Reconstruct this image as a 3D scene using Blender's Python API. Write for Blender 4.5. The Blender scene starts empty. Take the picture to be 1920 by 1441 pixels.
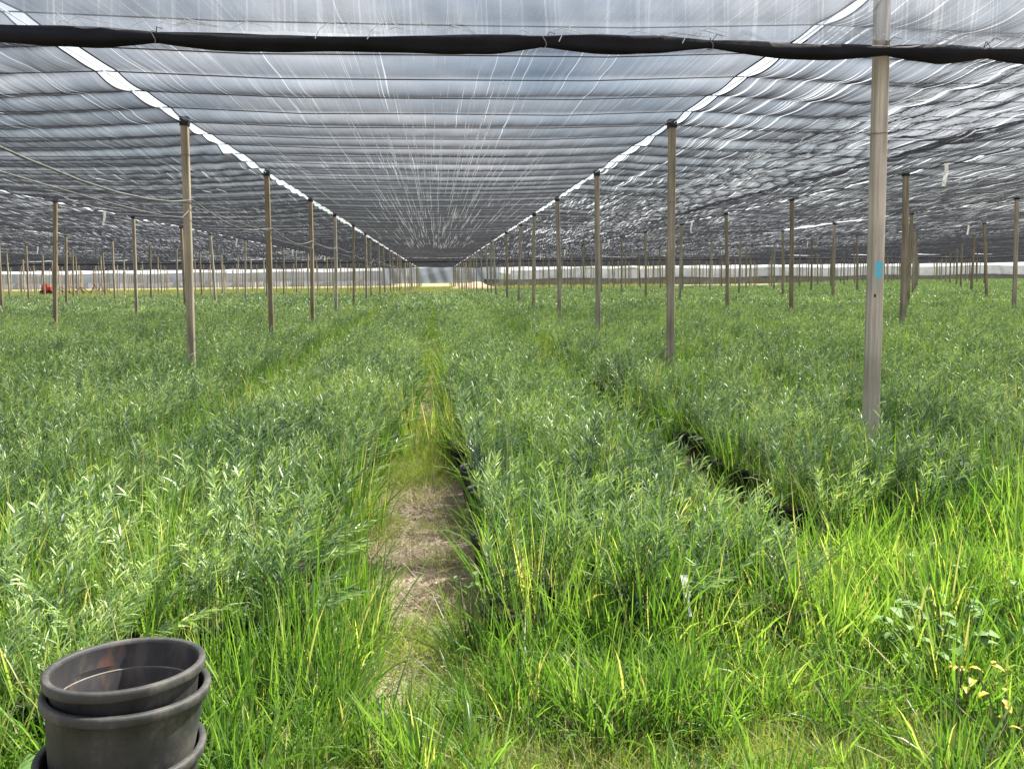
import bpy, math, random
import numpy as np
from mathutils import Vector, Matrix

random.seed(11)
rng = np.random.default_rng(11)
S = bpy.context.scene
COL = S.collection
R = math.radians

# ------------------------------------------------------------------ camera
EYE = 1.6
YAW, PIT, ROL = 0.0760, 0.0568, -0.00993
fw = Vector((math.sin(YAW) * math.cos(PIT), math.cos(YAW) * math.cos(PIT), -math.sin(PIT)))
rt = Vector((math.cos(YAW), -math.sin(YAW), 0))
up = rt.cross(fw)
r2 = rt * math.cos(ROL) + up * math.sin(ROL)
u2 = -rt * math.sin(ROL) + up * math.cos(ROL)
cd = bpy.data.cameras.new('camera')
cam = bpy.data.objects.new('camera', cd)
COL.objects.link(cam)
cam.matrix_world = Matrix(((r2.x, u2.x, -fw.x, 0), (r2.y, u2.y, -fw.y, 0), (r2.z, u2.z, -fw.z, EYE), (0, 0, 0, 1)))
cd.sensor_fit = 'HORIZONTAL'
cd.sensor_width = 36.0
cd.lens = 1500 / 1920 * 36.0
cd.shift_x = 0.0277 * 1000 / 1920
cd.shift_y = -0.1139 * 1000 / 1920
cd.clip_start = 0.05
cd.clip_end = 6000
S.camera = cam

# ------------------------------------------------------------------ light
SUN_EL, SUN_AZ = R(54), R(62)          # azimuth from +Y (down the rows) towards +X
world = bpy.data.worlds.new('World')
S.world = world
world.use_nodes = True
nt = world.node_tree
bg = nt.nodes['Background']
sky = nt.nodes.new('ShaderNodeTexSky')
sky.sky_type = 'NISHITA'
sky.sun_disc = False
sky.sun_elevation = SUN_EL
sky.sun_rotation = SUN_AZ
sky.air_density = 1.2
sky.dust_density = 1.5
tc = nt.nodes.new('ShaderNodeTexCoord')
mp = nt.nodes.new('ShaderNodeMapping')
mp.inputs['Scale'].default_value = (1, 1, 3.2)
cn = nt.nodes.new('ShaderNodeTexNoise')
cn.inputs['Scale'].default_value = 3.1
cn.inputs['Detail'].default_value = 7
cn.inputs['Roughness'].default_value = 0.55
cr = nt.nodes.new('ShaderNodeValToRGB')
cr.color_ramp.elements[0].position = 0.32
cr.color_ramp.elements[1].position = 0.66
mx = nt.nodes.new('ShaderNodeMix')
mx.data_type = 'RGBA'
mx.inputs[7].default_value = (9.6, 9.9, 10.4, 1)
nt.links.new(tc.outputs['Generated'], mp.inputs['Vector'])
nt.links.new(mp.outputs[0], cn.inputs['Vector'])
nt.links.new(cn.outputs[0], cr.inputs[0])
nt.links.new(cr.outputs[0], mx.inputs[0])
nt.links.new(sky.outputs[0], mx.inputs[6])
nt.links.new(mx.outputs[2], bg.inputs[0])
bg.inputs[1].default_value = 0.058

sd = bpy.data.lights.new('sun', 'SUN')
sd.energy = 5.0
sd.angle = R(0.5)
sd.color = (1.0, 0.965, 0.9)
sun = bpy.data.objects.new('sun', sd)
COL.objects.link(sun)
sdir = Vector((math.sin(SUN_AZ) * math.cos(SUN_EL), math.cos(SUN_AZ) * math.cos(SUN_EL), math.sin(SUN_EL)))
sun.rotation_euler = sdir.to_track_quat('Z', 'Y').to_euler()

S.view_settings.view_transform = 'Standard'
S.view_settings.look = 'None'
S.view_settings.exposure = 1.78
S.view_settings.gamma = 1.0
S.render.engine = 'CYCLES'
S.cycles.transparent_max_bounces = 24
S.cycles.max_bounces = 7
S.cycles.diffuse_bounces = 3
S.cycles.transmission_bounces = 4
S.cycles.use_denoising = True

# ------------------------------------------------------------------ helpers
def tag(o, label=None, cat=None, group=None, kind=None):
    if label: o['label'] = label
    if cat: o['category'] = cat
    if group: o['group'] = group
    if kind: o['kind'] = kind
    return o

def link(name, me, mat=None, parent=None):
    o = bpy.data.objects.new(name, me)
    COL.objects.link(o)
    if mat is not None and me is not None and not me.materials:
        me.materials.append(mat)
    if parent is not None:
        o.parent = parent
    return o

def empty(name, loc=(0, 0, 0)):
    o = bpy.data.objects.new(name, None)
    o.empty_display_size = 0.1
    COL.objects.link(o)
    o.location = loc
    return o

def mesh_np(name, V, quads=None, tris=None, mat=None, tone=None, smooth=True):
    """mesh from numpy arrays"""
    V = np.asarray(V, dtype=np.float32)
    q = np.zeros((0, 4), int) if quads is None else np.asarray(quads, int).reshape(-1, 4)
    t = np.zeros((0, 3), int) if tris is None else np.asarray(tris, int).reshape(-1, 3)
    me = bpy.data.meshes.new(name)
    me.vertices.add(len(V))
    me.vertices.foreach_set('co', V.ravel())
    me.loops.add(q.size + t.size)
    me.polygons.add(len(q) + len(t))
    me.loops.foreach_set('vertex_index', np.concatenate([q.ravel(), t.ravel()]).astype(np.int32))
    st = np.concatenate([np.arange(len(q)) * 4, q.size + np.arange(len(t)) * 3]).astype(np.int32)
    me.polygons.foreach_set('loop_start', st)
    me.update(calc_edges=True)
    me.validate()
    if smooth:
        me.polygons.foreach_set('use_smooth', np.ones(len(me.polygons), bool))
    if tone is not None:
        a = me.attributes.new('tone', 'FLOAT', 'POINT')
        a.data.foreach_set('value', np.asarray(tone, np.float32))
    if mat is not None:
        me.materials.append(mat)
    return me

class MB:
    """collects verts and faces"""
    def __init__(s): s.v, s.f = [], []
    def box(s, c, size, rz=0.0):
        cx, cy, cz = c; a, b, h = size[0] / 2, size[1] / 2, size[2] / 2
        n = len(s.v); co, si = math.cos(rz), math.sin(rz)
        for z in (-h, h):
            for x, y in ((-a, -b), (a, -b), (a, b), (-a, b)):
                s.v.append((cx + x * co - y * si, cy + x * si + y * co, cz + z))
        for f in ((0, 3, 2, 1), (4, 5, 6, 7), (0, 1, 5, 4), (1, 2, 6, 5), (2, 3, 7, 6), (3, 0, 4, 7)):
            s.f.append(tuple(n + i for i in f))
        return s
    def tube(s, pts, rad, k=6, close=True):
        pts = [Vector(p) for p in pts]
        n = len(s.v)
        for i, p in enumerate(pts):
            d = (pts[min(i + 1, len(pts) - 1)] - pts[max(i - 1, 0)]).normalized()
            a = d.cross(Vector((0, 0, 1)))
            if a.length < 1e-3: a = Vector((1, 0, 0))
            a.normalize(); b = a.cross(d)
            r = rad[i] if hasattr(rad, '__len__') else rad
            for j in range(k):
                t = 2 * math.pi * j / k
                s.v.append(tuple(p + a * (r * math.cos(t)) + b * (r * math.sin(t))))
        for i in range(len(pts) - 1):
            for j in range(k):
                s.f.append((n + i * k + j, n + i * k + (j + 1) % k, n + (i + 1) * k + (j + 1) % k, n + (i + 1) * k + j))
        if close:
            s.f.append(tuple(n + j for j in range(k)))
            m = n + (len(pts) - 1) * k
            s.f.append(tuple(m + j for j in reversed(range(k))))
        return s
    def lathe(s, prof, k=32, wob=0.0):
        n = len(s.v)
        for i, (r, z) in enumerate(prof):
            for j in range(k):
                t = 2 * math.pi * j / k
                rr = r * (1 + wob * math.sin(2 * t + .6) + wob * .5 * math.sin(3 * t + 1))
                s.v.append((rr * math.cos(t), rr * math.sin(t), z))
        for i in range(len(prof) - 1):
            for j in range(k):
                s.f.append((n + i * k + j, n + i * k + (j + 1) % k, n + (i + 1) * k + (j + 1) % k, n + (i + 1) * k + j))
        return s
    def mesh(s, name, mat=None, smooth=False):
        me = bpy.data.meshes.new(name)
        me.from_pydata(s.v, [], s.f)
        if smooth:
            me.polygons.foreach_set('use_smooth', np.ones(len(me.polygons), bool))
        if mat: me.materials.append(mat)
        return me
    def build(s, name, mat, parent=None, smooth=False):
        return link(name, s.mesh(name, mat, smooth), None, parent)

ORD = ('zeroth first second third fourth fifth sixth seventh eighth ninth tenth eleventh twelfth thirteenth fourteenth fifteenth '
       'sixteenth seventeenth eighteenth nineteenth twentieth twenty-first twenty-second twenty-third twenty-fourth twenty-fifth '
       'twenty-sixth twenty-seventh twenty-eighth twenty-ninth thirtieth thirty-first thirty-second thirty-third thirty-fourth '
       'thirty-fifth thirty-sixth thirty-seventh thirty-eighth thirty-ninth fortieth forty-first forty-second forty-third '
       'forty-fourth forty-fifth forty-sixth forty-seventh forty-eighth').split()

# ------------------------------------------------------------------ materials
def newmat(name):
    m = bpy.data.materials.new(name)
    m.use_nodes = True
    nt = m.node_tree
    return m, nt, nt.nodes, nt.links, nt.nodes['Principled BSDF']

def N(nodes, t, **kw):
    n = nodes.new(t)
    for k, v in kw.items():
        if k in n.inputs: n.inputs[k].default_value = v
        else: setattr(n, k, v)
    return n

def ramp(nodes, stops):
    r = nodes.new('ShaderNodeValToRGB')
    e = r.color_ramp.elements
    while len(e) < len(stops): e.new(0.5)
    for i, (p, c) in enumerate(stops):
        e[i].position = p
        e[i].color = (c[0], c[1], c[2], 1) if hasattr(c, '__len__') else (c, c, c, 1)
    return r

def math_(nodes, links, op, a, b=None, c=None, clamp=False):
    n = nodes.new('ShaderNodeMath'); n.operation = op; n.use_clamp = clamp
    for i, x in enumerate((a, b, c)):
        if x is None: continue
        if isinstance(x, (int, float)): n.inputs[i].default_value = x
        else: links.new(x, n.inputs[i])
    return n.outputs[0]

def leaf_mat(name, stops, rough, trans, tcol, spec=0.5, var=0.35, patch=None):
    """stops: colours along the leaf tone (per leaf attribute mixed with per plant random)"""
    m, nt, nd, ln, p = newmat(name)
    at = N(nd, 'ShaderNodeAttribute', attribute_name='tone')
    oi = nd.new('ShaderNodeObjectInfo')
    geo = nd.new('ShaderNodeNewGeometry')
    nz = N(nd, 'ShaderNodeTexNoise', Scale=0.8, Detail=5.0, Roughness=.6)
    ln.new(geo.outputs['Position'], nz.inputs['Vector'])
    a = math_(nd, ln, 'MULTIPLY_ADD', oi.outputs['Random'], var, at.outputs['Fac'])
    b = math_(nd, ln, 'MULTIPLY_ADD', nz.outputs[0], 1.1, a)
    c = math_(nd, ln, 'SUBTRACT', b, 0.495 + var / 2)
    r = ramp(nd, stops)
    ln.new(c, r.inputs[0])
    ln.new(r.outputs[0], p.inputs['Base Color'])
    p.inputs['Roughness'].default_value = rough
    p.inputs['Specular IOR Level'].default_value = spec
    tr = nd.new('ShaderNodeBsdfTranslucent')
    mxc = nd.new('ShaderNodeMix'); mxc.data_type = 'RGBA'; mxc.blend_type = 'MULTIPLY'
    mxc.inputs[0].default_value = 1.0
    ln.new(r.outputs[0], mxc.inputs[6]); mxc.inputs[7].default_value = (*tcol, 1)
    ln.new(mxc.outputs[2], tr.inputs['Color'])
    ms = nd.new('ShaderNodeMixShader'); ms.inputs[0].default_value = trans
    ln.new(p.outputs[0], ms.inputs[1]); ln.new(tr.outputs[0], ms.inputs[2])
    ln.new(ms.outputs[0], nd['Material Output'].inputs['Surface'])
    return m

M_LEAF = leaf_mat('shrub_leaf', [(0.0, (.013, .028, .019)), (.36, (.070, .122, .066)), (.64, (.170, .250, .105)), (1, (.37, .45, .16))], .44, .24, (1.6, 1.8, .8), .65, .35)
M_GRASS = leaf_mat('lush_grass_blade', [(0.0, (.022, .062, .014)), (.4, (.085, .17, .032)), (.75, (.17, .27, .06)), (.9, (.27, .33, .11)), (1, (.42, .37, .20))], .42, .45, (1.6, 1.7, .6), .45, .5)
M_PALE = leaf_mat('pale_grass_blade', [(0.0, (.10, .18, .028)), (.45, (.19, .27, .045)), (.8, (.28, .31, .08)), (1, (.40, .36, .16))], .5, .4, (1.5, 1.5, .7), .3)
M_STRAW = leaf_mat('dry_straw', [(0.0, (.16, .12, .07)), (.5, (.30, .24, .15)), (1, (.46, .40, .28))], .6, .15, (1, 1, .8), .25)
M_BROAD = leaf_mat('broad_leaf', [(0.0, (.05, .12, .025)), (.5, (.10, .19, .045)), (1, (.17, .27, .08))], .6, .3, (1.5, 1.8, .7), .3)
M_YELLOW = leaf_mat('yellow_leaf', [(0.0, (.36, .34, .03)), (.5, (.48, .40, .04)), (1, (.52, .36, .10))], .5, .35, (1.3, 1.2, .5), .3)

def mat_wood():
    m, nt, nd, ln, p = newmat('weathered_post_wood')
    tc = nd.new('ShaderNodeTexCoord'); oi = nd.new('ShaderNodeObjectInfo')
    mp = N(nd, 'ShaderNodeMapping'); mp.inputs['Scale'].default_value = (30, 30, 1.1)
    ad = nd.new('ShaderNodeVectorMath'); ad.operation = 'ADD'
    ln.new(tc.outputs['Object'], mp.inputs[0])
    cb = nd.new('ShaderNodeCombineXYZ')
    ln.new(math_(nd, ln, 'MULTIPLY', oi.outputs['Random'], 37.0), cb.inputs[2]); ln.new(math_(nd, ln, 'MULTIPLY', oi.outputs['Random'], 91.0), cb.inputs[0])
    ln.new(mp.outputs[0], ad.inputs[0]); ln.new(cb.outputs[0], ad.inputs[1])
    n1 = N(nd, 'ShaderNodeTexNoise', Scale=1.0, Detail=6.0, Roughness=.62)
    ln.new(ad.outputs[0], n1.inputs['Vector'])
    r = ramp(nd, [(.25, (.15, .12, .09)), (.5, (.30, .25, .185)), (.75, (.44, .385, .305))])
    ln.new(n1.outputs[0], r.inputs[0])
    n2 = N(nd, 'ShaderNodeTexNoise', Scale=1.7, Detail=4.0)
    ln.new(tc.outputs['Object'], n2.inputs['Vector'])
    r2_ = ramp(nd, [(.35, (.70, .70, .60)), (.65, (1.1, 1.05, 1.0))])
    ln.new(n2.outputs[0], r2_.inputs[0])
    mu = nd.new('ShaderNodeMix'); mu.data_type = 'RGBA'; mu.blend_type = 'MULTIPLY'; mu.inputs[0].default_value = 1
    ln.new(r.outputs[0], mu.inputs[6]); ln.new(r2_.outputs[0], mu.inputs[7])
    # each post has weathered to its own tone
    hv = nd.new('ShaderNodeHueSaturation')
    ln.new(math_(nd, ln, 'MULTIPLY_ADD', oi.outputs['Random'], .5, .78), hv.inputs['Value'])
    ln.new(math_(nd, ln, 'MULTIPLY_ADD', oi.outputs['Random'], -.5, 1.1), hv.inputs['Saturation'])
    ln.new(mu.outputs[2], hv.inputs['Color'])
    ln.new(hv.outputs[0], p.inputs['Base Color'])
    p.inputs['Roughness'].default_value = .85
    p.inputs['Specular IOR Level'].default_value = .2
    b = N(nd, 'ShaderNodeBump', Strength=.5, Distance=.004)
    ln.new(n1.outputs[0], b.inputs['Height']); ln.new(b.outputs[0], p.inputs['Normal'])
    return m
M_WOOD = mat_wood()

def simple(name, col, rough=.6, spec=.4, noise=0, amp=.4, bump=0, trans=0):
    m, nt, nd, ln, p = newmat(name)
    p.inputs['Base Color'].default_value = (*col, 1)
    p.inputs['Roughness'].default_value = rough
    p.inputs['Specular IOR Level'].default_value = spec
    if noise:
        tc = nd.new('ShaderNodeTexCoord')
        n = N(nd, 'ShaderNodeTexNoise', Scale=noise, Detail=6.0, Roughness=.6)
        ln.new(tc.outputs['Object'], n.inputs['Vector'])
        r = ramp(nd, [(.3, tuple(c * (1 - amp) for c in col)), (.7, tuple(min(1, c * (1 + amp)) for c in col))])
        ln.new(n.outputs[0], r.inputs[0]); ln.new(r.outputs[0], p.inputs['Base Color'])
        if bump:
            b = N(nd, 'ShaderNodeBump', Strength=.6, Distance=bump)
            ln.new(n.outputs[0], b.inputs['Height']); ln.new(b.outputs[0], p.inputs['Normal'])
    if trans:
        tr = nd.new('ShaderNodeBsdfTranslucent'); tr.inputs[0].default_value = (*col, 1)
        ms = nd.new('ShaderNodeMixShader'); ms.inputs[0].default_value = trans
        ln.new(p.outputs[0], ms.inputs[1]); ln.new(tr.outputs[0], ms.inputs[2])
        ln.new(ms.outputs[0], nd['Material Output'].inputs['Surface'])
    return m

M_BLACKP = simple('black_pot_plastic', (.012, .013, .014), .6, .35, 9, .5)
M_SOIL = simple('potting_soil', (.05, .035, .022), .95, .1, 40, .5, .01)
M_CAPP = simple('black_rubber_cap', (.012, .012, .013), .6, .3)
M_WIRE = simple('dark_wire', (.03, .026, .024), .7, .3)
M_ROPE = simple('white_hem_cord', (.7, .71, .73), .6, .3, 5, .15, 0, .5)
M_HOSE = simple('grey_hose', (.13, .13, .125), .6, .3, 2, .4)
M_STRIP = simple('white_plastic_strip', (.85, .85, .83), .5, .4, 6, .08, 0, .5)
M_ROLL = simple('black_ground_cloth', (.004, .004, .006), .7, .15, 3.5, .6, .02)
M_STEM = simple('shrub_stem', (.12, .13, .06), .7, .3, 12, .3)
M_RED = simple('faded_red_paint', (.45, .05, .02), .5, .4, 4, .4)
M_DARKM = simple('dark_metal', (.05, .045, .04), .6, .4, 4, .4)
M_CLOD = simple('soil_clod', (.24, .20, .15), .95, .1, 60, .4)
M_LEDGE = simple('dusty_ledge', (.13, .12, .10), .7, .3, 30, .5)
M_PALEPOLE = simple('pale_plastic_pipe', (.5, .5, .46), .5, .4, 3, .25)

def mat_oldpot():
    m, nt, nd, ln, p = newmat('dusty_pot_plastic')
    tc = nd.new('ShaderNodeTexCoord')
    n1 = N(nd, 'ShaderNodeTexNoise', Scale=5.0, Detail=8.0, Roughness=.65)
    n2 = N(nd, 'ShaderNodeTexNoise', Scale=90.0, Detail=3.0)
    mp = N(nd, 'ShaderNodeMapping'); mp.inputs['Scale'].default_value = (9, 9, 1.2)
    n3 = N(nd, 'ShaderNodeTexNoise', Scale=1.0, Detail=5.0)
    ln.new(tc.outputs['Object'], n1.inputs['Vector']); ln.new(tc.outputs['Object'], n2.inputs['Vector'])
    ln.new(tc.outputs['Object'], mp.inputs[0]); ln.new(mp.outputs[0], n3.inputs['Vector'])
    s = math_(nd, ln, 'ADD', n1.outputs[0], math_(nd, ln, 'MULTIPLY', n3.outputs[0], .6))
    s = math_(nd, ln, 'ADD', s, math_(nd, ln, 'MULTIPLY', n2.outputs[0], .15))
    r = ramp(nd, [(.46, (.0035, .004, .0042)), (.64, (.0075, .0082, .0082)), (.80, (.021, .021, .0195)), (.94, (.065, .060, .050))])
    ln.new(math_(nd, ln, 'MULTIPLY', s, .9), r.inputs[0])
    ln.new(r.outputs[0], p.inputs['Base Color'])
    rr = ramp(nd, [(.4, .38), (1.0, .75)]); ln.new(s, rr.inputs[0]); ln.new(rr.outputs[0], p.inputs['Roughness'])
    b = N(nd, 'ShaderNodeBump', Strength=.25, Distance=.002)
    ln.new(n2.outputs[0], b.inputs['Height']); ln.new(b.outputs[0], p.inputs['Normal'])
    return m
M_OLDPOT = mat_oldpot()

def mat_inside():
    """inside of the old pot: dried soil film and rusty stains of their own shape"""
    m, nt, nd, ln, p = newmat('stained_pot_inside')
    tc = nd.new('ShaderNodeTexCoord')
    mp = N(nd, 'ShaderNodeMapping'); mp.inputs['Scale'].default_value = (1, 1, .45)
    ln.new(tc.outputs['Object'], mp.inputs[0])
    n1 = N(nd, 'ShaderNodeTexNoise', Scale=9.0, Detail=8.0, Roughness=.6)
    n2 = N(nd, 'ShaderNodeTexNoise', Scale=14.0, Detail=4.0)
    ln.new(mp.outputs[0], n1.inputs['Vector']); ln.new(mp.outputs[0], n2.inputs['Vector'])
    r = ramp(nd, [(.35, (.012, .012, .015)), (.55, (.028, .025, .025)), (.75, (.10, .08, .06))])
    ln.new(n1.outputs[0], r.inputs[0])
    k = ramp(nd, [(.60, 0.0), (.72, .8)]); ln.new(n2.outputs[0], k.inputs[0])
    mu = nd.new('ShaderNodeMix'); mu.data_type = 'RGBA'
    ln.new(k.outputs[0], mu.inputs[0]); ln.new(r.outputs[0], mu.inputs[6]); mu.inputs[7].default_value = (.14, .05, .025, 1)
    ln.new(mu.outputs[2], p.inputs['Base Color'])
    p.inputs['Roughness'].default_value = .55
    return m
M_INSIDE = mat_inside()

def mat_net(name, T0, fibre, streak, hf, amt, relief, white=(.75, .78, .82), warp=.30):
    """knitted shade net: the share of light let through falls with the length of
    thread a ray meets, T0 ** (1 / cos), as in a real knit; worn slits run along the bays"""
    m, nt, nd, ln, p = newmat(name)
    tc = nd.new('ShaderNodeTexCoord')
    sx = nd.new('ShaderNodeSeparateXYZ'); ln.new(tc.outputs['Object'], sx.inputs[0])
    w = N(nd, 'ShaderNodeTexNoise', Scale=.35, Detail=3.0); ln.new(tc.outputs['Object'], w.inputs['Vector'])
    wx = math_(nd, ln, 'MULTIPLY_ADD', w.outputs[0], warp, sx.outputs[0])
    def streaks(fx, fy, seed):
        cb = nd.new('ShaderNodeCombineXYZ')
        ln.new(math_(nd, ln, 'MULTIPLY', wx, fx), cb.inputs[0])
        ln.new(math_(nd, ln, 'MULTIPLY', sx.outputs[1], fy), cb.inputs[1])
        cb.inputs[2].default_value = seed
        n = N(nd, 'ShaderNodeTexNoise', Scale=1.0, Detail=2.5, Roughness=.55)
        ln.new(cb.outputs[0], n.inputs['Vector']); return n.outputs[0]
    a = streaks(hf, .16, 3.1); b = streaks(hf * .22, .16, 7.7); c = streaks(hf * 1.7, .5, 1.3)
    big = N(nd, 'ShaderNodeTexNoise', Scale=.25, Detail=2.0); ln.new(tc.outputs['Object'], big.inputs['Vector'])
    thr = math_(nd, ln, 'MULTIPLY_ADD', big.outputs[0], -.16, streak + .08)
    m1 = math_(nd, ln, 'MULTIPLY', math_(nd, ln, 'SUBTRACT', a, thr), 22.0, clamp=True)
    m2 = math_(nd, ln, 'MULTIPLY', math_(nd, ln, 'SUBTRACT', c, math_(nd, ln, 'ADD', thr, .02)), 22.0, clamp=True)
    mask = math_(nd, ln, 'MULTIPLY', math_(nd, ln, 'MAXIMUM', m1, math_(nd, ln, 'MULTIPLY', m2, .6)), amt)
    # fine relief: wrinkles pulled along the bay
    bump = N(nd, 'ShaderNodeBump', Strength=1.0, Distance=relief)
    ln.new(math_(nd, ln, 'ADD', math_(nd, ln, 'MULTIPLY', b, 1.0), math_(nd, ln, 'MULTIPLY', a, .18)), bump.inputs['Height'])
    geo = nd.new('ShaderNodeNewGeometry')
    dot = nd.new('ShaderNodeVectorMath'); dot.operation = 'DOT_PRODUCT'
    ln.new(bump.outputs[0], dot.inputs[0]); ln.new(geo.outputs['Incoming'], dot.inputs[1])
    cs = math_(nd, ln, 'MAXIMUM', math_(nd, ln, 'ABSOLUTE', dot.outputs['Value']), .03)
    T = math_(nd, ln, 'POWER', T0, math_(nd, ln, 'DIVIDE', 1.0, cs))
    # thread density varies a little over the cloth
    dn = N(nd, 'ShaderNodeTexNoise', Scale=1.3, Detail=5.0); ln.new(tc.outputs['Object'], dn.inputs['Vector'])
    T = math_(nd, ln, 'MULTIPLY', T, math_(nd, ln, 'MULTIPLY_ADD', dn.outputs[0], .5, .75), clamp=True)
    T = math_(nd, ln, 'MULTIPLY_ADD', mask, math_(nd, ln, 'MULTIPLY', math_(nd, ln, 'SUBTRACT', 1.0, T), .35), T)
    colr = nd.new('ShaderNodeMix'); colr.data_type = 'RGBA'
    ln.new(mask, colr.inputs[0]); colr.inputs[6].default_value = (*fibre, 1); colr.inputs[7].default_value = (*white, 1)
    df = nd.new('ShaderNodeBsdfDiffuse'); tr = nd.new('ShaderNodeBsdfTranslucent')
    ln.new(colr.outputs[2], df.inputs[0]); ln.new(colr.outputs[2], tr.inputs[0])
    ln.new(bump.outputs[0], df.inputs['Normal'])
    fm = nd.new('ShaderNodeMixShader'); fm.inputs[0].default_value = .5
    ln.new(df.outputs[0], fm.inputs[1]); ln.new(tr.outputs[0], fm.inputs[2])
    tp = nd.new('ShaderNodeBsdfTransparent')
    ms = nd.new('ShaderNodeMixShader')
    ln.new(T, ms.inputs[0]); ln.new(fm.outputs[0], ms.inputs[1]); ln.new(tp.outputs[0], ms.inputs[2])
    ln.new(ms.outputs[0], nd['Material Output'].inputs['Surface'])
    nd.remove(p)
    return m
M_NET = mat_net('shade_net_knit', .655, (.018, .019, .022), .66, 42, .40, .022)
M_NET_MID = mat_net('centre_shade_net_knit', .735, (.022, .023, .027), .665, 70, .40, .010, warp=.10)
M_NET_WORN = mat_net('worn_shade_net_knit', .65, (.019, .020, .023), .615, 22, .6, .035)
M_CURT = mat_net('pale_net_curtain', .62, (.34, .37, .42), .60, 30, .8, .02)
M_WALLNET = mat_net('grey_side_curtain', .06, (.15, .165, .195), .66, 2, .4, .1)
M_LILAC = mat_net('lilac_side_curtain', .06, (.24, .24, .30), .62, 2, .5, .1)
M_DARKWALL = mat_net('dark_side_curtain', .06, (.08, .083, .088), .66, 2, .4, .1)
M_WHITEFILM = simple('white_plastic_film', (.30, .31, .33), .6, .3, .5, .6, .05, .3)

def mat_ground():
    m, nt, nd, ln, p = newmat('nursery_ground')
    tc = nd.new('ShaderNodeTexCoord')
    n1 = N(nd, 'ShaderNodeTexNoise', Scale=2.2, Detail=9.0, Roughness=.65)
    n2 = N(nd, 'ShaderNodeTexNoise', Scale=.12, Detail=5.0)
    n3 = N(nd, 'ShaderNodeTexNoise', Scale=38.0, Detail=4.0, Roughness=.7)
    for n in (n1, n2, n3): ln.new(tc.outputs['Object'], n.inputs['Vector'])
    soil = ramp(nd, [(.38, (.09, .068, .048)), (.5, (.22, .175, .13)), (.60, (.36, .30, .24))])
    ln.new(math_(nd, ln, 'ADD', math_(nd, ln, 'MULTIPLY', n1.outputs[0], .6), math_(nd, ln, 'MULTIPLY', n3.outputs[0], .4)), soil.inputs[0])
    dry = ramp(nd, [(.35, (.17, .17, .08)), (.55, (.25, .23, .12)), (.72, (.30, .25, .16))])
    ln.new(math_(nd, ln, 'ADD', math_(nd, ln, 'MULTIPLY', n2.outputs[0], .7), math_(nd, ln, 'MULTIPLY', n1.outputs[0], .3)), dry.inputs[0])
    sx = nd.new('ShaderNodeSeparateXYZ'); ln.new(tc.outputs['Object'], sx.inputs[0])
    far = math_(nd, ln, 'MULTIPLY', math_(nd, ln, 'SUBTRACT', math_(nd, ln, 'MULTIPLY_ADD', n2.outputs[0], 14.0, sx.outputs[1]), 60.0), .2, clamp=True)
    mu = nd.new('ShaderNodeMix'); mu.data_type = 'RGBA'
    ln.new(far, mu.inputs[0]); ln.new(soil.outputs[0], mu.inputs[6]); ln.new(dry.outputs[0], mu.inputs[7])
    ln.new(mu.outputs[2], p.inputs['Base Color'])
    p.inputs['Roughness'].default_value = .95; p.inputs['Specular IOR Level'].default_value = .1
    b = N(nd, 'ShaderNodeBump', Strength=1.0, Distance=.05)
    ln.new(math_(nd, ln, 'ADD', n1.outputs[0], math_(nd, ln, 'MULTIPLY', n3.outputs[0], .3)), b.inputs['Height'])
    ln.new(b.outputs[0], p.inputs['Normal'])
    return m
M_GROUND = mat_ground()

def mat_bigpost():
    """the near post: same wood with a patch of blue paint and a knot hole on its front"""
    m = M_WOOD.copy(); m.name = 'weathered_post_wood_painted'
    nt = m.node_tree; nd = nt.nodes; ln = nt.links; p = nd['Principled BSDF']
    src = p.inputs['Base Color'].links[0].from_socket
    tc = nd.new('ShaderNodeTexCoord'); sx = nd.new('ShaderNodeSeparateXYZ'); ln.new(tc.outputs['Object'], sx.inputs[0])
    nz = N(nd, 'ShaderNodeTexNoise', Scale=28.0, Detail=4.0); ln.new(tc.outputs['Object'], nz.inputs['Vector'])
    d = math_(nd, ln, 'MULTIPLY', math_(nd, ln, 'SUBTRACT', nz.outputs[0], .5), .05)
    X = math_(nd, ln, 'ADD', sx.outputs[0], d); Z = math_(nd, ln, 'ADD', sx.outputs[2], d)
    def box(cx, hx, cz, hz, soft):
        a = math_(nd, ln, 'SUBTRACT', hx, math_(nd, ln, 'ABSOLUTE', math_(nd, ln, 'SUBTRACT', X, cx)))
        b = math_(nd, ln, 'SUBTRACT', hz, math_(nd, ln, 'ABSOLUTE', math_(nd, ln, 'SUBTRACT', Z, cz)))
        return math_(nd, ln, 'MULTIPLY', math_(nd, ln, 'MINIMUM', a, b), 1.0 / soft, clamp=True)
    front = math_(nd, ln, 'LESS_THAN', sx.outputs[1], -.03)
    k = math_(nd, ln, 'MAXIMUM', box(.004, .028, 1.635, .062, .006), math_(nd, ln, 'MULTIPLY', box(-.008, .018, 1.54, .06, .02), .35))
    k = math_(nd, ln, 'MULTIPLY', k, front)
    mu = nd.new('ShaderNodeMix'); mu.data_type = 'RGBA'
    ln.new(k, mu.inputs[0]); ln.new(src, mu.inputs[6]); mu.inputs[7].default_value = (.09, .36, .48, 1)
    ln.new(mu.outputs[2], p.inputs['Base Color'])
    return m
M_BIGPOST = mat_bigpost()

# ------------------------------------------------------------------ layout numbers
RX = 3.2            # post rows at +-3.2, +-9.6, ...
BAY = 6.4
Y1 = 5.65           # first line of posts (the near one on the right)
PS = 5.08           # post spacing along a row
HC = 3.70           # net height
YE = Y1 + PS * 14 + .6   # end of the first block, 77.4
YF = Y1 + PS * 27        # end of the second block
SEAM = 0.87

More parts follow.
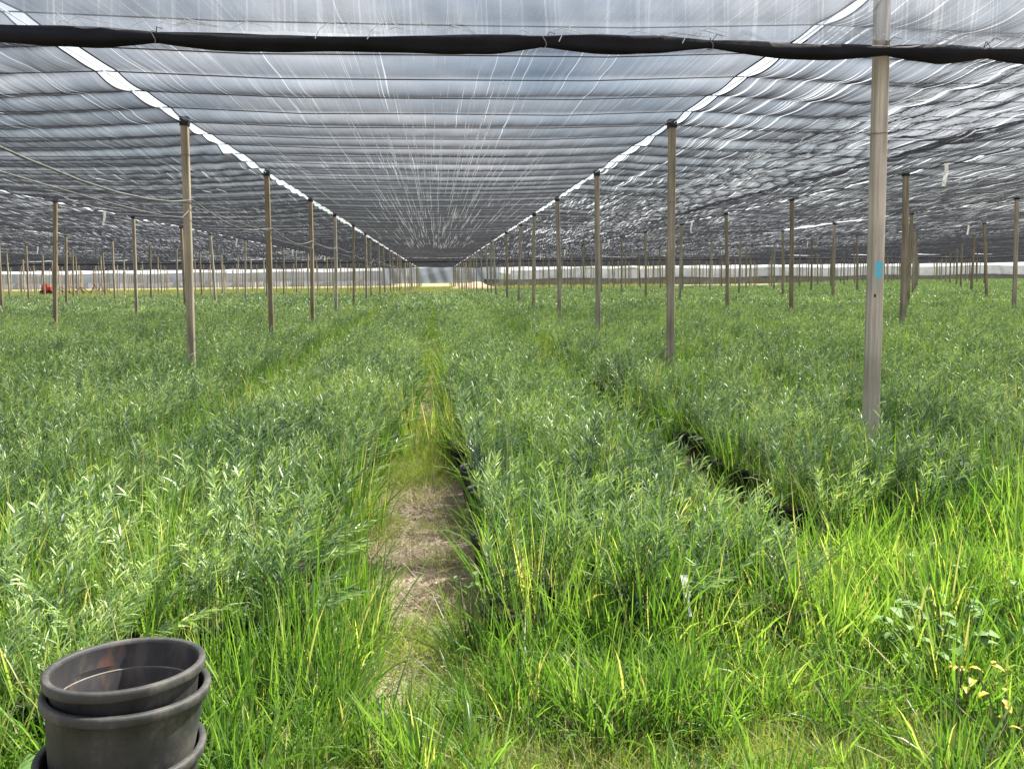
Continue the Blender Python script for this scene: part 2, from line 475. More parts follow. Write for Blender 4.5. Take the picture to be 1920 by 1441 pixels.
# ------------------------------------------------------------------ ground
gx = np.array([-3000, -400, -120, -60, -25] + list(np.arange(-12, 12.01, .16)) + [25, 60, 120, 400, 3000])
gy = np.array([-30, -6] + list(np.arange(0, 16, .16)) + [20, 28, 45, 80, 150, 400, 3000, 5200])
GX, GY = np.meshgrid(gx, gy)
def gz(x, y):
    return (0.018 * np.sin(x * 3.1 + 1.3 * np.sin(y * 1.7)) * np.sin(y * 2.3 + .7) + .010 * np.sin(x * 9 + y * 4) * np.sin(y * 7 - x * 2)) * (np.abs(x) < 12) * (y < 16) * (y > 0)
GZ = gz(GX, GY)
nx, ny = len(gx), len(gy)
idx = np.arange(nx * ny).reshape(ny, nx)
q = np.stack([idx[:-1, :-1], idx[:-1, 1:], idx[1:, 1:], idx[1:, :-1]], -1).reshape(-1, 4)
gm = mesh_np('ground', np.stack([GX, GY, GZ], -1).reshape(-1, 3), q, mat=M_GROUND)
tag(link('ground', gm), 'bare brown soil with dry grass towards the far end', kind='structure')

# ------------------------------------------------------------------ posts
def post_mesh(name, mat, w=.089, h=HC - .01, seg=7, bend=0.0, bev=.006):
    mb = MB()
    n = 8
    for i in range(seg + 1):
        z = -.25 + (h + .25) * i / seg
        dx = bend * math.sin(math.pi * i / seg)
        a = w / 2; b = a - bev
        for x, y in ((-b, -a), (b, -a), (a, -b), (a, b), (b, a), (-b, a), (-a, b), (-a, -b)):
            mb.v.append((x + dx, y, z))
    for i in range(seg):
        for j in range(n):
            mb.f.append((i * n + j, i * n + (j + 1) % n, (i + 1) * n + (j + 1) % n, (i + 1) * n + j))
    mb.f.append(tuple(reversed(range(n)))); mb.f.append(tuple(seg * n + j for j in range(n)))
    return mb.mesh(name, mat)

post_meshes = [post_mesh('post_wood', M_WOOD, w, HC - .02, 5, b) for w, b in ((.089, .0), (.089, .012), (.084, -.015), (.095, .02))]
capm = MB().box((0, 0, HC - .045), (.108, .108, .115)).mesh('cap', M_CAPP)
capm_low = MB().box((0, 0, HC - .03), (.104, .104, .09)).mesh('cap_low', M_CAPP)
farpost = []
def row_name(k):
    """k: 0 is the row right of the aisle, -1 left of it"""
    side = 'right' if k >= 0 else 'left'
    n = k + 1 if k >= 0 else -k
    return side, n
halfw = lambda Y, side: ((.70 if side > 0 else .60) * Y)
cells = []
for n in range(0, 37):
    Y = Y1 + PS * n
    for k in range(-16, 16):
        X = RX + BAY * k
        if -halfw(Y, -1) - 1.2 < X < halfw(Y, 1) + 1.6:
            cells.append((Y, n, k, X))
cells.sort()
n_post = 0
for Y, n, k, X in cells:
    jx, jy = random.gauss(0, .05), random.gauss(0, .12)
    if Y < 16: jx *= .2; jy *= .2
    x, y = X + jx, Y + jy
    side, rn = row_name(k)
    if n_post >= 296:
        farpost.append((x, y)); continue
    n_post += 1
    if (n, k) == (0, 0):
        me = post_mesh('post_wood_near', M_BIGPOST, .089, HC - .02, 12, .004)
    else:
        me = random.choice(post_meshes)
    o = link('wooden_post', me)
    o.location = (x, y, 0)
    lean = .006 if Y < 16 else .019
    o.rotation_euler = (random.gauss(0, lean), random.gauss(0, lean), random.gauss(0, .12))
    if (n, k) == (0, 0): o.rotation_euler = (0, .012, 0.0); o.location = (3.19, 5.65, 0)
    if (n, k) == (1, -1): o.rotation_euler = (0, .002, .06); o.location = (-3.21, 10.73, 0)
    if (n, k) == (1, 0): o.rotation_euler = (0, .006, 0); o.location = (3.19, 10.73, 0)
    rown = 'row beside the aisle' if rn == 1 else f'{ORD[rn]} row from the aisle'
    if (n, k) == (0, 0):
        lab = 'thick weathered wooden post with blue paint patch, nearest and tallest in view'
    else:
        lab = f'square wooden post, {ORD[n + 1]} from front, {rown}, {side} side'
    tag(o, lab, 'post', 'wooden posts holding up the shade nets')
    c = link('cap', capm if Y < 40 else capm_low, None, o)
    if Y < 22 and k in (-1, 0, 1, -2):
        for zz in ((2.61, 3.22) if n == 0 or k == -1 else (2.6,)):
            mb = MB(); a_ = .049
            mb.tube([(-a_, -a_, zz), (a_, -a_, zz + .012), (a_, a_, zz + .002), (-a_, a_, zz + .01), (-a_, -a_, zz + .006), (-a_ - .03, -a_ - .02, zz - .03)], .003, 4)
            mb.build('wire_wrap', M_HOSE, o)
    if (n, k) == (0, 0):
        kh = MB()
        kk = 14
        for rr, yy in ((.0105, -.0450), (.0085, -.0462), (.0060, -.0455), (.001, -.0452)):
            for j in range(kk):
                t = 2 * math.pi * j / kk
                kh.v.append((-.018 + rr * math.cos(t) * .8, yy, 1.445 + rr * math.sin(t) * 1.35))
        for i in range(3):
            for j in range(kk):
                kh.f.append((i * kk + j, i * kk + (j + 1) % kk, (i + 1) * kk + (j + 1) % kk, (i + 1) * kk + j))
        kh.build('knot_hole', M_CAPP, o)
if farpost:
    mb = MB()
    for x, y in farpost: mb.box((x, y, HC / 2), (.09, .09, HC))
    tag(mb.build('far_wooden_posts', M_WOOD), 'mass of far wooden posts too small to tell apart at the back', kind='stuff')

# ------------------------------------------------------------------ shade nets
def gapw(y, k, side):
    """half width of the open slit beside a post row; pinned at posts, pulled tight at seams"""
    ph = (y - Y1) / PS
    a = np.abs(np.sin(np.pi * ph)) ** .6
    b = .9 + .1 * np.abs(np.sin(np.pi * (y - Y1) / (SEAM * 2) + k))
    g = .022 + (.060 + .02 * math.sin(k * 2.1 + side)) * a * b
    return g

def net_height(x, y, k):
    ph = ((y - Y1) / SEAM) % 1.0
    sag = np.sin(np.pi * ph) ** .8
    amp = .040 + .022 * np.sin(np.floor((y - Y1) / SEAM) * 2.7 + k * 1.3)
    z = HC - .02 - amp * sag * (.55 if k == 0 else 1)
    u = (x - (k + .5) * BAY + BAY / 2 - RX) / BAY  # placeholder phase
    wob = .25 * np.sin(y * .55 + k) + .12 * np.sin(y * 1.7 + 2 * k)
    if k == -1:      # left bay: slanting ruffles
        z += (.017 * np.sin((x + .32 * y + wob) * 12) + .0065 * np.sin((x + .18 * y - wob) * 31)) * (.35 + .65 * sag) * (.6 + .4 * np.sin(y * .8 + x))
    elif k == 1:     # right bay: bunched folds along the bay
        m = np.clip((x - 4.9) / 1.0, 0, 1) * np.clip((7.5 - x) / .3, 0, 1)
        z += m * (.026 * np.sin((x + .5 * wob) * 17) + .009 * np.sin((x + .06 * y + wob) * 43) + .003 * np.sin(x * 90 + y * 2)) - .12 * m * np.clip((x - 6.2), 0, 1)
        z += .010 * np.sin((x + wob) * 9) * sag
    elif k == 0:
        z += .006 * np.sin((x + .15 * y + wob) * 11) * sag + .02 * np.sin(x * 1.1) * np.sin(y * .3)
    else:
        z += (.010 * np.sin((x + .1 * y * (1 if k > 0 else -1) + wob) * 9 + k) + .004 * np.sin((x + wob) * 23 + k)) * (.4 + .6 * sag)
    # belly of each bay between its ridge wires
    c = BAY * (k) ; xr = (x - c) / RX
    z -= (.05 if abs(k) < 1 else .12) * (1 - xr ** 2)
    return z

def ysamples(y0, y1, step_fn):
    ys = [y0]
    while ys[-1] < y1: ys.append(ys[-1] + step_fn(ys[-1]))
    ys[-1] = y1
    return np.array(ys)

def make_net(k, ys, nxr, mat, label, name='shade_net', group='black shade nets stretched between the post rows'):
    t = (np.arange(nxr + 1) / nxr)
    gl = gapw(ys, k, 1); gr = gapw(ys, k + 1, 2)
    x0 = BAY * k - RX + gl; x1 = BAY * k + RX - gr
    if k == 2:
        hole = np.clip(1 - ((ys - 31.5) / 4.6) ** 2, 0, 1) * 1.1
        x1 = x1 - hole
    X = x0[:, None] * (1 - t) + x1[:, None] * t
    Yg = np.repeat(ys[:, None], nxr + 1, 1)
    Z = net_height(X, Yg, k)
    ny_, nx_ = X.shape
    idx = np.arange(nx_ * ny_).reshape(ny_, nx_)
    q = np.stack([idx[:-1, :-1], idx[:-1, 1:], idx[1:, 1:], idx[1:, :-1]], -1).reshape(-1, 4)
    o = link(name, mesh_np(name, np.stack([X, Yg, Z], -1).reshape(-1, 3), q, mat=mat))
    tag(o, label, 'shade net', group)
    for e, r_ in ((0, .009), (-1, .009)):
        mb = MB(); st = 1 if abs(k) < 3 else 4
        mb.tube([(X[i, e], Yg[i, e], Z[i, e] - .004) for i in range(0, ny_, st)], r_, 4)
        mb.build('hem', M_WIRE, o)
    return o

for k in range(-9, 12):
    if abs(k) <= 1:
        f = lambda y: SEAM / 10 if y < 18 else (SEAM / 6 if y < 40 else SEAM / 4)
        nxr = {0: 40, -1: 110, 1: 150}[k]
    elif abs(k) <= 3:
        f = lambda y: SEAM / 4; nxr = 60
    else:
        f = lambda y: SEAM / 3; nxr = 26
    y0 = Y1 - .15
    if abs(k) > 2: y0 = max(y0, (abs(k) - 1.5) * BAY / .72)
    side = 'right' if k > 0 else 'left'
    if k == 0: lab = 'shade net over the central aisle, greyish blue with pale lengthwise streaks'
    elif k == -1: lab = 'shade net of the first bay left of the aisle, full of slanting ruffles'
    elif k == 1: lab = 'shade net of the first bay right of the aisle, bunched into pale folds'
    elif k == 2: lab = 'shade net of the second bay right of the aisle, pulled open in a white gap'
    else: lab = f'dark shade net of the {ORD[abs(k)]} bay {side} of the central aisle'
    make_net(k, ysamples(y0, YE, f), nxr, M_NET_MID if k == 0 else (M_NET if k == -1 or abs(k) > 4 else M_NET_WORN), lab)
for k in range(-15, 19):
    y0 = max(YE + 1.4, (abs(k) - 1.5) * BAY / .72)
    if y0 > YF - 10: continue
    side = 'middle' if k == 0 else ('right' if k > 0 else 'left')
    o = make_net(k, ysamples(y0, YF, lambda y: SEAM / 2), 8, M_NET, '', 'rear_shade_net', 'shade nets of the rear block')
    o['label'] = 'distant shade net over the middle bay of the rear block' if k == 0 else f'distant shade net of the rear block, {ORD[abs(k)]} bay {side} of the aisle'

# white cords along the ridges where two nets meet
for k in range(-5, 6):
    X = RX + BAY * k
    side, rn = row_name(k)
    mb = MB()
    pts = []
    y = Y1 - .1
    while y < YE:
        ph = (y - Y1) / PS
        pts.append((X + .025 * math.sin(y * 1.9 + k), y, HC - .03 - .03 * abs(math.sin(math.pi * ph)))); y += .42
    mb.tube(pts, .007, 5)
    o = mb.build('ridge_cord', M_ROPE)
    rown = 'the row beside the aisle' if rn == 1 else f'{ORD[rn]} row from the aisle'
    tag(o, f'pale cord from post to post, {rown}, {side} side', 'cord', 'ridge cords along the post rows')

# cross wires that carry the nets
mesh_wire = None
far_w = MB()
for i in range(84):
    Y = Y1 + SEAM * i
    hw_l, hw_r = min(halfw(Y, -1) + 4, 58), min(halfw(Y, 1) + 4, 66)
    a = math.floor(-hw_l / RX) * RX; b = math.ceil(hw_r / RX) * RX
    pts = []
    x = a
    while x <= b + .01:
        on = abs((x / RX) % 2 - 1) < .01
        pts.append((x, Y + random.gauss(0, .012), HC - .028 - (0.0 if on else .055) + random.gauss(0, .004))); x += RX / 2
    if i < 46:
        o = MB().tube(pts, .0065, 4).build('support_wire', M_WIRE)
        tag(o, f'dark wire across all bays under the nets, {ORD[i + 1]} from the front', 'wire', 'cross wires under the shade nets')
    else:
        far_w.tube(pts, .007, 3, False)
tag(far_w.build('far_support_wires', M_WIRE), 'far cross wires that merge under the dark nets', kind='stuff')

# torn pale threads and lifted folds hanging in the right bays and left bays
def strands(name, n, x0, x1, y0, y1, label, seed, zoff=0.06, L=(.5, 2.2)):
    r_ = random.Random(seed); mb = MB()
    for _ in range(n):
        x = r_.uniform(x0, x1); y = y0 + (y1 - y0) * r_.random() ** 1.4
        l = r_.uniform(*L); w = r_.uniform(.003, .010); a = r_.gauss(0, .05)
        z = HC - .05 - r_.random() ** 2 * zoff - .03
        pts = []
        for j in range(6):
            t = j / 5
            pts.append((x + a * l * t + .03 * math.sin(t * 6 + x * 7), y + l * t, z - .5 * zoff * math.sin(math.pi * t) * r_.random()))
        mb.tube(pts, [w * .4, w, w * .8, w, w * .7, w * .2], 3, False)
    o = mb.build(name, M_ROPE)
    tag(o, label, kind='stuff')
strands('loose_net_threads', 420, 4.9, 7.4, 6.2, 30, 'tangle of torn pale net threads under the first right bay', 5, .16)
strands('loose_net_threads', 160, 10.5, 15, 12, 50, 'torn pale net threads under the second right bay', 6, .2)
strands('loose_net_threads', 120, -9, -4, 7, 40, 'torn pale net threads under the first left bay', 7, .10)
mb = MB()
r_ = random.Random(8)
for _ in range(230):
    x = r_.gauss(0, 1.1); y = 8 + 40 * r_.random() ** 1.1; l = r_.uniform(2, 9)
    mb.tube([(x, y, HC - .115), (x + r_.gauss(0, .01), y + l * .5, HC - .12), (x + r_.gauss(0, .02), y + l, HC - .115)], [.002,   .003 + .00026 * y, .002], 3, False)
tag(mb.build('loose_net_threads', M_ROPE), 'thin pale threads running lengthwise under the central net', kind='stuff')

# dark sagging cable in the right bay
pts = [(7.42 + .04 * math.sin(i), Y1 + i * 1.27, HC - .16 - .05 * abs(math.sin(i * math.pi / 4))) for i in range(0, 40)]
tag(MB().tube(pts, .018, 6).build('sagging_cable', M_WIRE), 'thick dark cable sagging along the folded net right of the aisle', 'cable')
mbh = MB().tube([(7.6, 9.6, HC - .1), (7.6, 9.6, HC - .35), (7.58, 9.6, HC - .50)], .010, 5)
tag(mbh.build('hanging_wire', M_WIRE), 'short dark wire end hanging down from the sagging cable', 'wire')

# hoses tied along the left post row
for j, (zz, lab) in enumerate(((2.62, 'upper grey hose looping from post to post along the left row by the aisle'), (2.42, 'lower thin grey hose drooping under the upper hose on the left row'))):
    pts = []
    for n in range(0, 14):
        Yp = Y1 + PS * n
        for t in (0, .17, .34, .5, .66, .83):
            pts.append((-RX + .065 + (.25 if j else .02) * math.sin(math.pi * t), Yp + PS * t, zz + .03 * math.sin(n * 1.9) - (.20 if j == 0 else .12) * math.sin(math.pi * t) * (.7 + .4 * math.sin(n * 1.3 + j)) + (.12 if j else 0) * (n % 2)))
    tag(MB().tube(pts, .010 if j == 0 else .006, 6).build('irrigation_hose', M_HOSE, smooth=True), lab, 'hose', 'irrigation hoses on the posts')

# hanging white strips
strip_me = []
for s_ in range(3):
    mb = MB(); h_ = .46; w_ = .065; nseg = 6
    for i in range(nseg + 1):
        z = -h_ * i / nseg; tw = .35 * i / nseg * (1 if s_ else -1); dx = .02 * math.sin(i * .8 + s_)
        for yy in (-.004, .004):
            for sx_ in (-1, 1):
                mb.v.append((dx + sx_ * w_ / 2 * math.cos(tw), yy + sx_ * w_ / 2 * math.sin(tw), z))
    for i in range(nseg):
        a = i * 4; b = a + 4
        mb.f += [(a, a + 1, b + 1, b), (a + 3, a + 2, b + 2, b + 3), (a + 1, a + 3, b + 3, b + 1), (a + 2, a, b, b + 2)]
    mb.f += [(0, 2, 3, 1), (nseg * 4, nseg * 4 + 1, nseg * 4 + 3, nseg * 4 + 2)]
    strip_me.append(mb.mesh('strip', M_STRIP))
for side, xx, ys_ in (('right', 9.48, (14.2, 29.3, 43.5, 58.5, 72)), ('left', -9.5, (23.8, 39.5, 54.5, 69.5)), ('right', 22.2, (32, 46.5, 61)), ('left', -22.3, (47, 62))):
    for i, y in enumerate(ys_):
        o = link('hanging_strip', strip_me[i % 3]); o.location = (xx + random.gauss(0, .05), y, HC - .03)
        o.rotation_euler = (0, random.gauss(0, .06), 0)
        tag(o, f'white plastic strip hanging from the net, {ORD[i + 1]} from the front in the {"outer" if abs(xx) > 15 else "inner"} {side} line', 'strip', 'white strips hanging from the nets')

# black roll of cloth across the front, with its ties
def roll(y, z, x0, x1, name, lab, pinches, near):
    t = empty(name, (0, y, z)); tag(t, lab, 'cloth roll', 'rolled black cloth hung across the blocks')
    xs = np.arange(x0, x1, .05 if near else .8)
    kk = 18 if near else 8
    mb = MB()
    n0 = 0
    for x in xs:
        dmin = min([abs(x - p_) for p_ in pinches], default=9)
        r_ = .050 * (.52 + .48 * min(1, dmin / .34) ** .7) * (1 + .12 * math.sin(x * 2.1) + .07 * math.sin(x * 5.3 + 1))
        zc = -.006 * x * near - .020 * math.sin(min(1, dmin / .8) * math.pi / 2) + .012 * math.sin(x * 1.3)
        yc = .012 * math.sin(x * 3.1)
        for j in range(kk):
            a = 2 * math.pi * j / kk
            rr = r_ * (1 + .10 * math.sin(3 * a + x * 1.4) + .06 * math.sin(5 * a - x * 4) + .035 * math.sin(9 * a + x * 11))
            mb.v.append((x, yc + rr * math.cos(a), zc + rr * math.sin(a) * (1.0 if math.sin(a) > 0 else 1.25)))
    for i in range(len(xs) - 1):
        for j in range(kk):
            mb.f.append((i * kk + j, (i + 1) * kk + j, (i + 1) * kk + (j + 1) % kk, i * kk + (j + 1) % kk))
    mb.f.append(tuple(range(kk))); mb.f.append(tuple((len(xs) - 1) * kk + j for j in reversed(range(kk))))
    mb.build('roll_body', M_ROLL, t, True)
    if near:
        for p_ in pinches:
            tie = MB(); pp = []
            for j in range(15):
                a = 2 * math.pi * j / 14 * 1.0
                pp.append((p_ + .012 * math.sin(a * 2), .033 * math.cos(a) * 1.1, .034 * math.sin(a) * 1.15))
            pp += [(p_ + .03, -.05, .05), (p_ + .07, -.06, .035)]
            tie.tube(pp, .0035, 4)
            tie.build('wire_tie', M_HOSE, t)
        for p_, h_ in ((-.72, .03), (-.38, .03), (.9, .02), (4.15, .03), (1.75, .02)):
            tie = MB()
            tie.tube([(p_ - .05, -.075, -.02), (p_ - .02, -.075, .04), (p_ + .03, -.06, .085), (p_ + .07, -.03, .10), (p_ + .11, .01, .07)], .003, 4)
            tie.build('wire_end', M_ROPE, t)
    return t
ROLL_Z = 3.205
roll(Y1 - .135, ROLL_Z, -7.5, 9.5, 'rolled_cloth', 'long black rolled ground cloth tied across the top of the picture', [-4.9, -3.25, -1.82, .76, 1.92, 3.19, 3.93, 5.2, 6.6], True)
roll(YE + .7, 3.28, -60, 70, 'rolled_cloth', 'distant black rolled cloth across the end of the first block', [], False)

# pale net curtain above the roll
xs = np.arange(-7.5, 9.5, .05); zs = np.linspace(ROLL_Z + .03, HC + .02, 11)
XX, ZZ = np.meshgrid(xs, zs)
tt = (ZZ - zs[0]) / (zs[-1] - zs[0])
YY = Y1 - .15 + .018 * np.sin(XX * 7 + 1.2 * np.sin(XX * 2.3)) * (1 - .4 * tt) + .010 * np.sin(XX * 19 + ZZ * 9) + .02 * np.sin(XX * 1.1)
ZZ2 = ZZ + .012 * np.sin(XX * 2.2) * tt
ny_, nx_ = XX.shape
idx = np.arange(nx_ * ny_).reshape(ny_, nx_)
q = np.stack([idx[:-1, :-1], idx[:-1, 1:], idx[1:, 1:], idx[1:, :-1]], -1).reshape(-1, 4)
cu = link('net_curtain', mesh_np('net_curtain', np.stack([XX, YY, ZZ2], -1).reshape(-1, 3), q, mat=M_CURT))
tag(cu, 'pale see-through net curtain hanging above the black roll', 'curtain')

mb = MB(); r_ = random.Random(31)
for _ in range(46):
    x = r_.uniform(-3.6, 6.2); z = ROLL_Z + .045 - .006 * x; l = r_.uniform(.08, .45); a = r_.uniform(-.03, .05)
    mb.tube([(x, Y1 - .17, z + a * .3), (x + l * .3, Y1 - .185, z + .02 + abs(a)), (x + l * .7, Y1 - .18, z + abs(a) * .6), (x + l, Y1 - .17, z + a * .2)], [.001, .004, .003, .001], 3, False)
tag(mb.build('torn_net_fringe', M_ROPE), 'torn pale net threads lying along the top of the black roll', kind='stuff')

# ------------------------------------------------------------------ far end
def sheet(name, x0, x1, y, z0, z1, mat, label, cat='curtain', wav=.25, group=None, nxs=160, slope=0):
    xs = np.linspace(x0, x1, nxs); zs = np.linspace(z0, z1, 7)
    XX, ZZ = np.meshgrid(xs, zs); YY = y + slope * (XX - x0) + wav * np.sin(XX * .9) + wav * .5 * np.sin(XX * 2.7 + ZZ)
    idx = np.arange(XX.size).reshape(XX.shape)
    q = np.stack([idx[:-1, :-1], idx[:-1, 1:], idx[1:, 1:], idx[1:, :-1]], -1).reshape(-1, 4)
    ZZ = ZZ + .12 * np.sin(XX * .31) * (ZZ > (z0 + z1) / 2)
    o = link(name, mesh_np(name, np.stack([XX, YY, ZZ], -1).reshape(-1, 3), q, mat=mat))
    tag(o, label, cat, group); return o
sheet('side_curtain', -190, -9, 192, 1.25, 3.5, M_WALLNET, 'blue-grey net curtain along the far end, left of the aisle')
sheet('side_curtain', -190, -9, 191, 0.05, 1.35, M_LILAC, 'lower pale lilac-grey band of the far left net curtain')
sheet('side_curtain', 14, 210, 150, 1.3, 3.1, M_WHITEFILM, 'white plastic side curtain along the far end, right of the aisle')
sheet('side_curtain', 9, 210, 149.6, 0.02, 1.4, M_DARKWALL, 'dark grey lower net band of the far right curtain')
sheet('side_curtain', -10, 12, 150, .75, 3.75, M_WALLNET, 'grey net curtain closing the far end of the central aisle')

# hills / tree line beyond, seen faintly through the curtains
hx = np.linspace(-900, 1100, 220)
hz = 5 + 3.0 * np.sin(hx * .013) + 1.6 * np.sin(hx * .051 + 1) + 1.0 * np.sin(hx * .17) + .6 * np.sin(hx * .61)
V = np.concatenate([np.stack([hx, np.full_like(hx, 620.), np.full_like(hx, -1.)], -1), np.stack([hx, 640 + 10 * np.sin(hx * .3), np.maximum(hz, 1.5)], -1), np.stack([hx, np.full_like(hx, 700.), np.full_like(hx, -1.)], -1)])
n_ = len(hx)
q = [(i, i + 1, n_ + i + 1, n_ + i) for i in range(n_ - 1)] + [(n_ + i, n_ + i + 1, 2 * n_ + i + 1, 2 * n_ + i) for i in range(n_ - 1)]
tag(link('wooded_hills', mesh_np('wooded_hills', V, q, mat=simple('wooded_hill', (.05, .07, .05), .9, .1, .08, .4))), 'low dark wooded hills on the horizon', kind='structure')

def mound(name, cx, cy, rx, ry, h, mat, label, cat, kind=None, seed=0):
    r_ = np.random.default_rng(seed); n = 18
    u = np.linspace(-1, 1, n); UX, UY = np.meshgrid(u, u)
    rr = np.sqrt(UX ** 2 + UY ** 2)
    Z = h * np.clip(1 - rr ** 2, 0, 1) ** .8 * (1 + .25 * np.sin(UX * 5 + seed) * np.cos(UY * 4)) + r_.normal(0, .03 * h, UX.shape) * (rr < 1) - .02
    idx = np.arange(n * n).reshape(n, n)
    q = np.stack([idx[:-1, :-1], idx[:-1, 1:], idx[1:, 1:], idx[1:, :-1]], -1).reshape(-1, 4)
    o = link(name, mesh_np(name, np.stack([cx + UX * rx, cy + UY * ry, Z], -1).reshape(-1, 3), q, mat=mat))
    tag(o, label, cat, kind=kind); return o
M_TAN = simple('tan_soil_heap', (.48, .38, .25), .9, .1, .8, .3, .1)
M_REDS = simple('red_soil', (.36, .17, .10), .9, .1, 1.2, .3, .1)
mound('soil_heap', 5.6, 118, 3.6, 2.4, .95, M_TAN, 'low tan heap of soil beyond the plants just right of the aisle', 'soil heap', seed=1)
mound('soil_heap', .6, 61, 1.6, 1.0, .12, M_REDS, 'low reddish patch of raked soil at the end of the aisle', 'soil heap', seed=4)
mound('soil_heap', -5.0, 66, 4.5, .8, .35, M_REDS, 'long low reddish soil ridge left of the aisle end', 'soil heap', seed=5)

# red machine far left
t = empty('red_machine', (-48.4, 104, 0)); t.scale = (.75, .75, .8); tag(t, 'small red machine with dark wheels standing far off at the left edge', 'machine')
mb = MB(); mb.box((0, 0, .95), (1.5, .9, .75)); mb.box((-.2, 0, 1.5), (.75, .7, .5)); mb.build('body', M_RED, t)
mb = MB(); mb.tube([(1.0, 0, .7), (1.9, 0, .9), (2.6, .1, .6)], .09, 6); mb.build('tow_bar', M_DARKM, t)
for wx_, wy_ in ((-.6, -.5), (.6, -.5), (-.6, .5), (.6, .5)):
    mb = MB(); mb.tube([(wx_, wy_ - .1, .42), (wx_, wy_ + .1, .42)], .42, 14); mb.build('wheel', M_CAPP, t)
t = empty('scrap_frame', (-44.5, 104, 0)); tag(t, 'rusty brown frame of farm scrap beside the red machine', 'scrap')
for a_ in range(7):
    mb = MB(); x = a_ * .8 - 2; mb.tube([(x, 0, 0), (x + random.uniform(-.5, .8), .2, 1.0 + .4 * random.random()), (x + 1, 0, .2)], .08, 5); mb.build('bar', simple('rusty_bar', (.22, .10, .06), .8, .2), t)
# pale standing pipes at the far left and right
for i, (x, y) in enumerate(((-37, 92), (-30, 98), (-22.5, 88), (-16, 101), (-11.7, 93), (19.5, 96), (26, 88), (36, 99), (47, 92))):
    lean = random.gauss(0, .05); h_ = random.uniform(2.3, 3.3)
    mb = MB().tube([(x, y, 0), (x + lean, y, h_ * .6), (x + lean * 3, y, h_ * .9), (x + lean * 3 + .25, y, h_)], .035, 6)
    side = 'left' if x < 0 else 'right'
    rank = i + 1 if x < 0 else i - 4
    tag(mb.build('standpipe', M_PALEPOLE), f'pale bent standing pipe behind the plants, {ORD[rank]} from the left on the {side} side', 'pipe', 'standpipes at the far end')

# ------------------------------------------------------------------ blades and leaves
def norm(a): return a / np.maximum(np.linalg.norm(a, axis=-1, keepdims=True), 1e-9)

def blades(P, D, L, W, droop, tone, nseg=3, g=None, prof='blade', side_bias=None):
    """N blades as tapered strips; returns V, quads, tris, tone"""
    n = len(P)
    g = g or np.random.default_rng(1)
    t = np.linspace(0, 1, nseg + 1)
    Dn = norm(D)
    rnd = g.normal(0, 1, (n, 3)); rnd[:, 2] *= .3
    side = norm(np.cross(Dn, rnd if side_bias is None else side_bias))
    rows = []
    for i, ti in enumerate(t):
        p = P + Dn * (L * ti)[:, None]
        p = p + np.stack([Dn[:, 0], Dn[:, 1], np.zeros(n)], -1) * (droop * L * ti ** 2 * .6)[:, None]
        p[:, 2] -= droop * L * ti ** 2.2
        if prof == 'blade': w = (1 - ti) ** .55 * (1 - .3 * (1 - ti) ** 4)
        else: w = [.25, 1.0, .72, 0][i] if nseg == 3 else [.35, 1.0, 0][i]
        if i == nseg: rows.append(p[:, None, :])
        else:
            s_ = side * (W * w / 2)[:, None]
            rows.append(np.stack([p - s_, p + s_], 1))
    V = np.concatenate(rows, 1)            # n, 2*nseg+1, 3
    m = 2 * nseg + 1
    base = (np.arange(n) * m)[:, None]
    quads = [base + np.array([[2 * i, 2 * i + 1, 2 * i + 3, 2 * i + 2]]) for i in range(nseg - 1)]
    quads = np.concatenate(quads, 0) if quads else np.zeros((0, 4), int)
    k_ = 2 * (nseg - 1)
    tris = base + np.array([[k_, k_ + 1, k_ + 2]])
    return V.reshape(-1, 3), quads, tris, np.repeat(tone, m)

def join(parts):
    V, Q, T, O = [], [], [], []; n = 0
    for v, q, t, o in parts:
        V.append(v); Q.append(q + n); T.append(t + n); O.append(o); n += len(v)
    return np.concatenate(V), np.concatenate(Q), np.concatenate(T), np.concatenate(O)

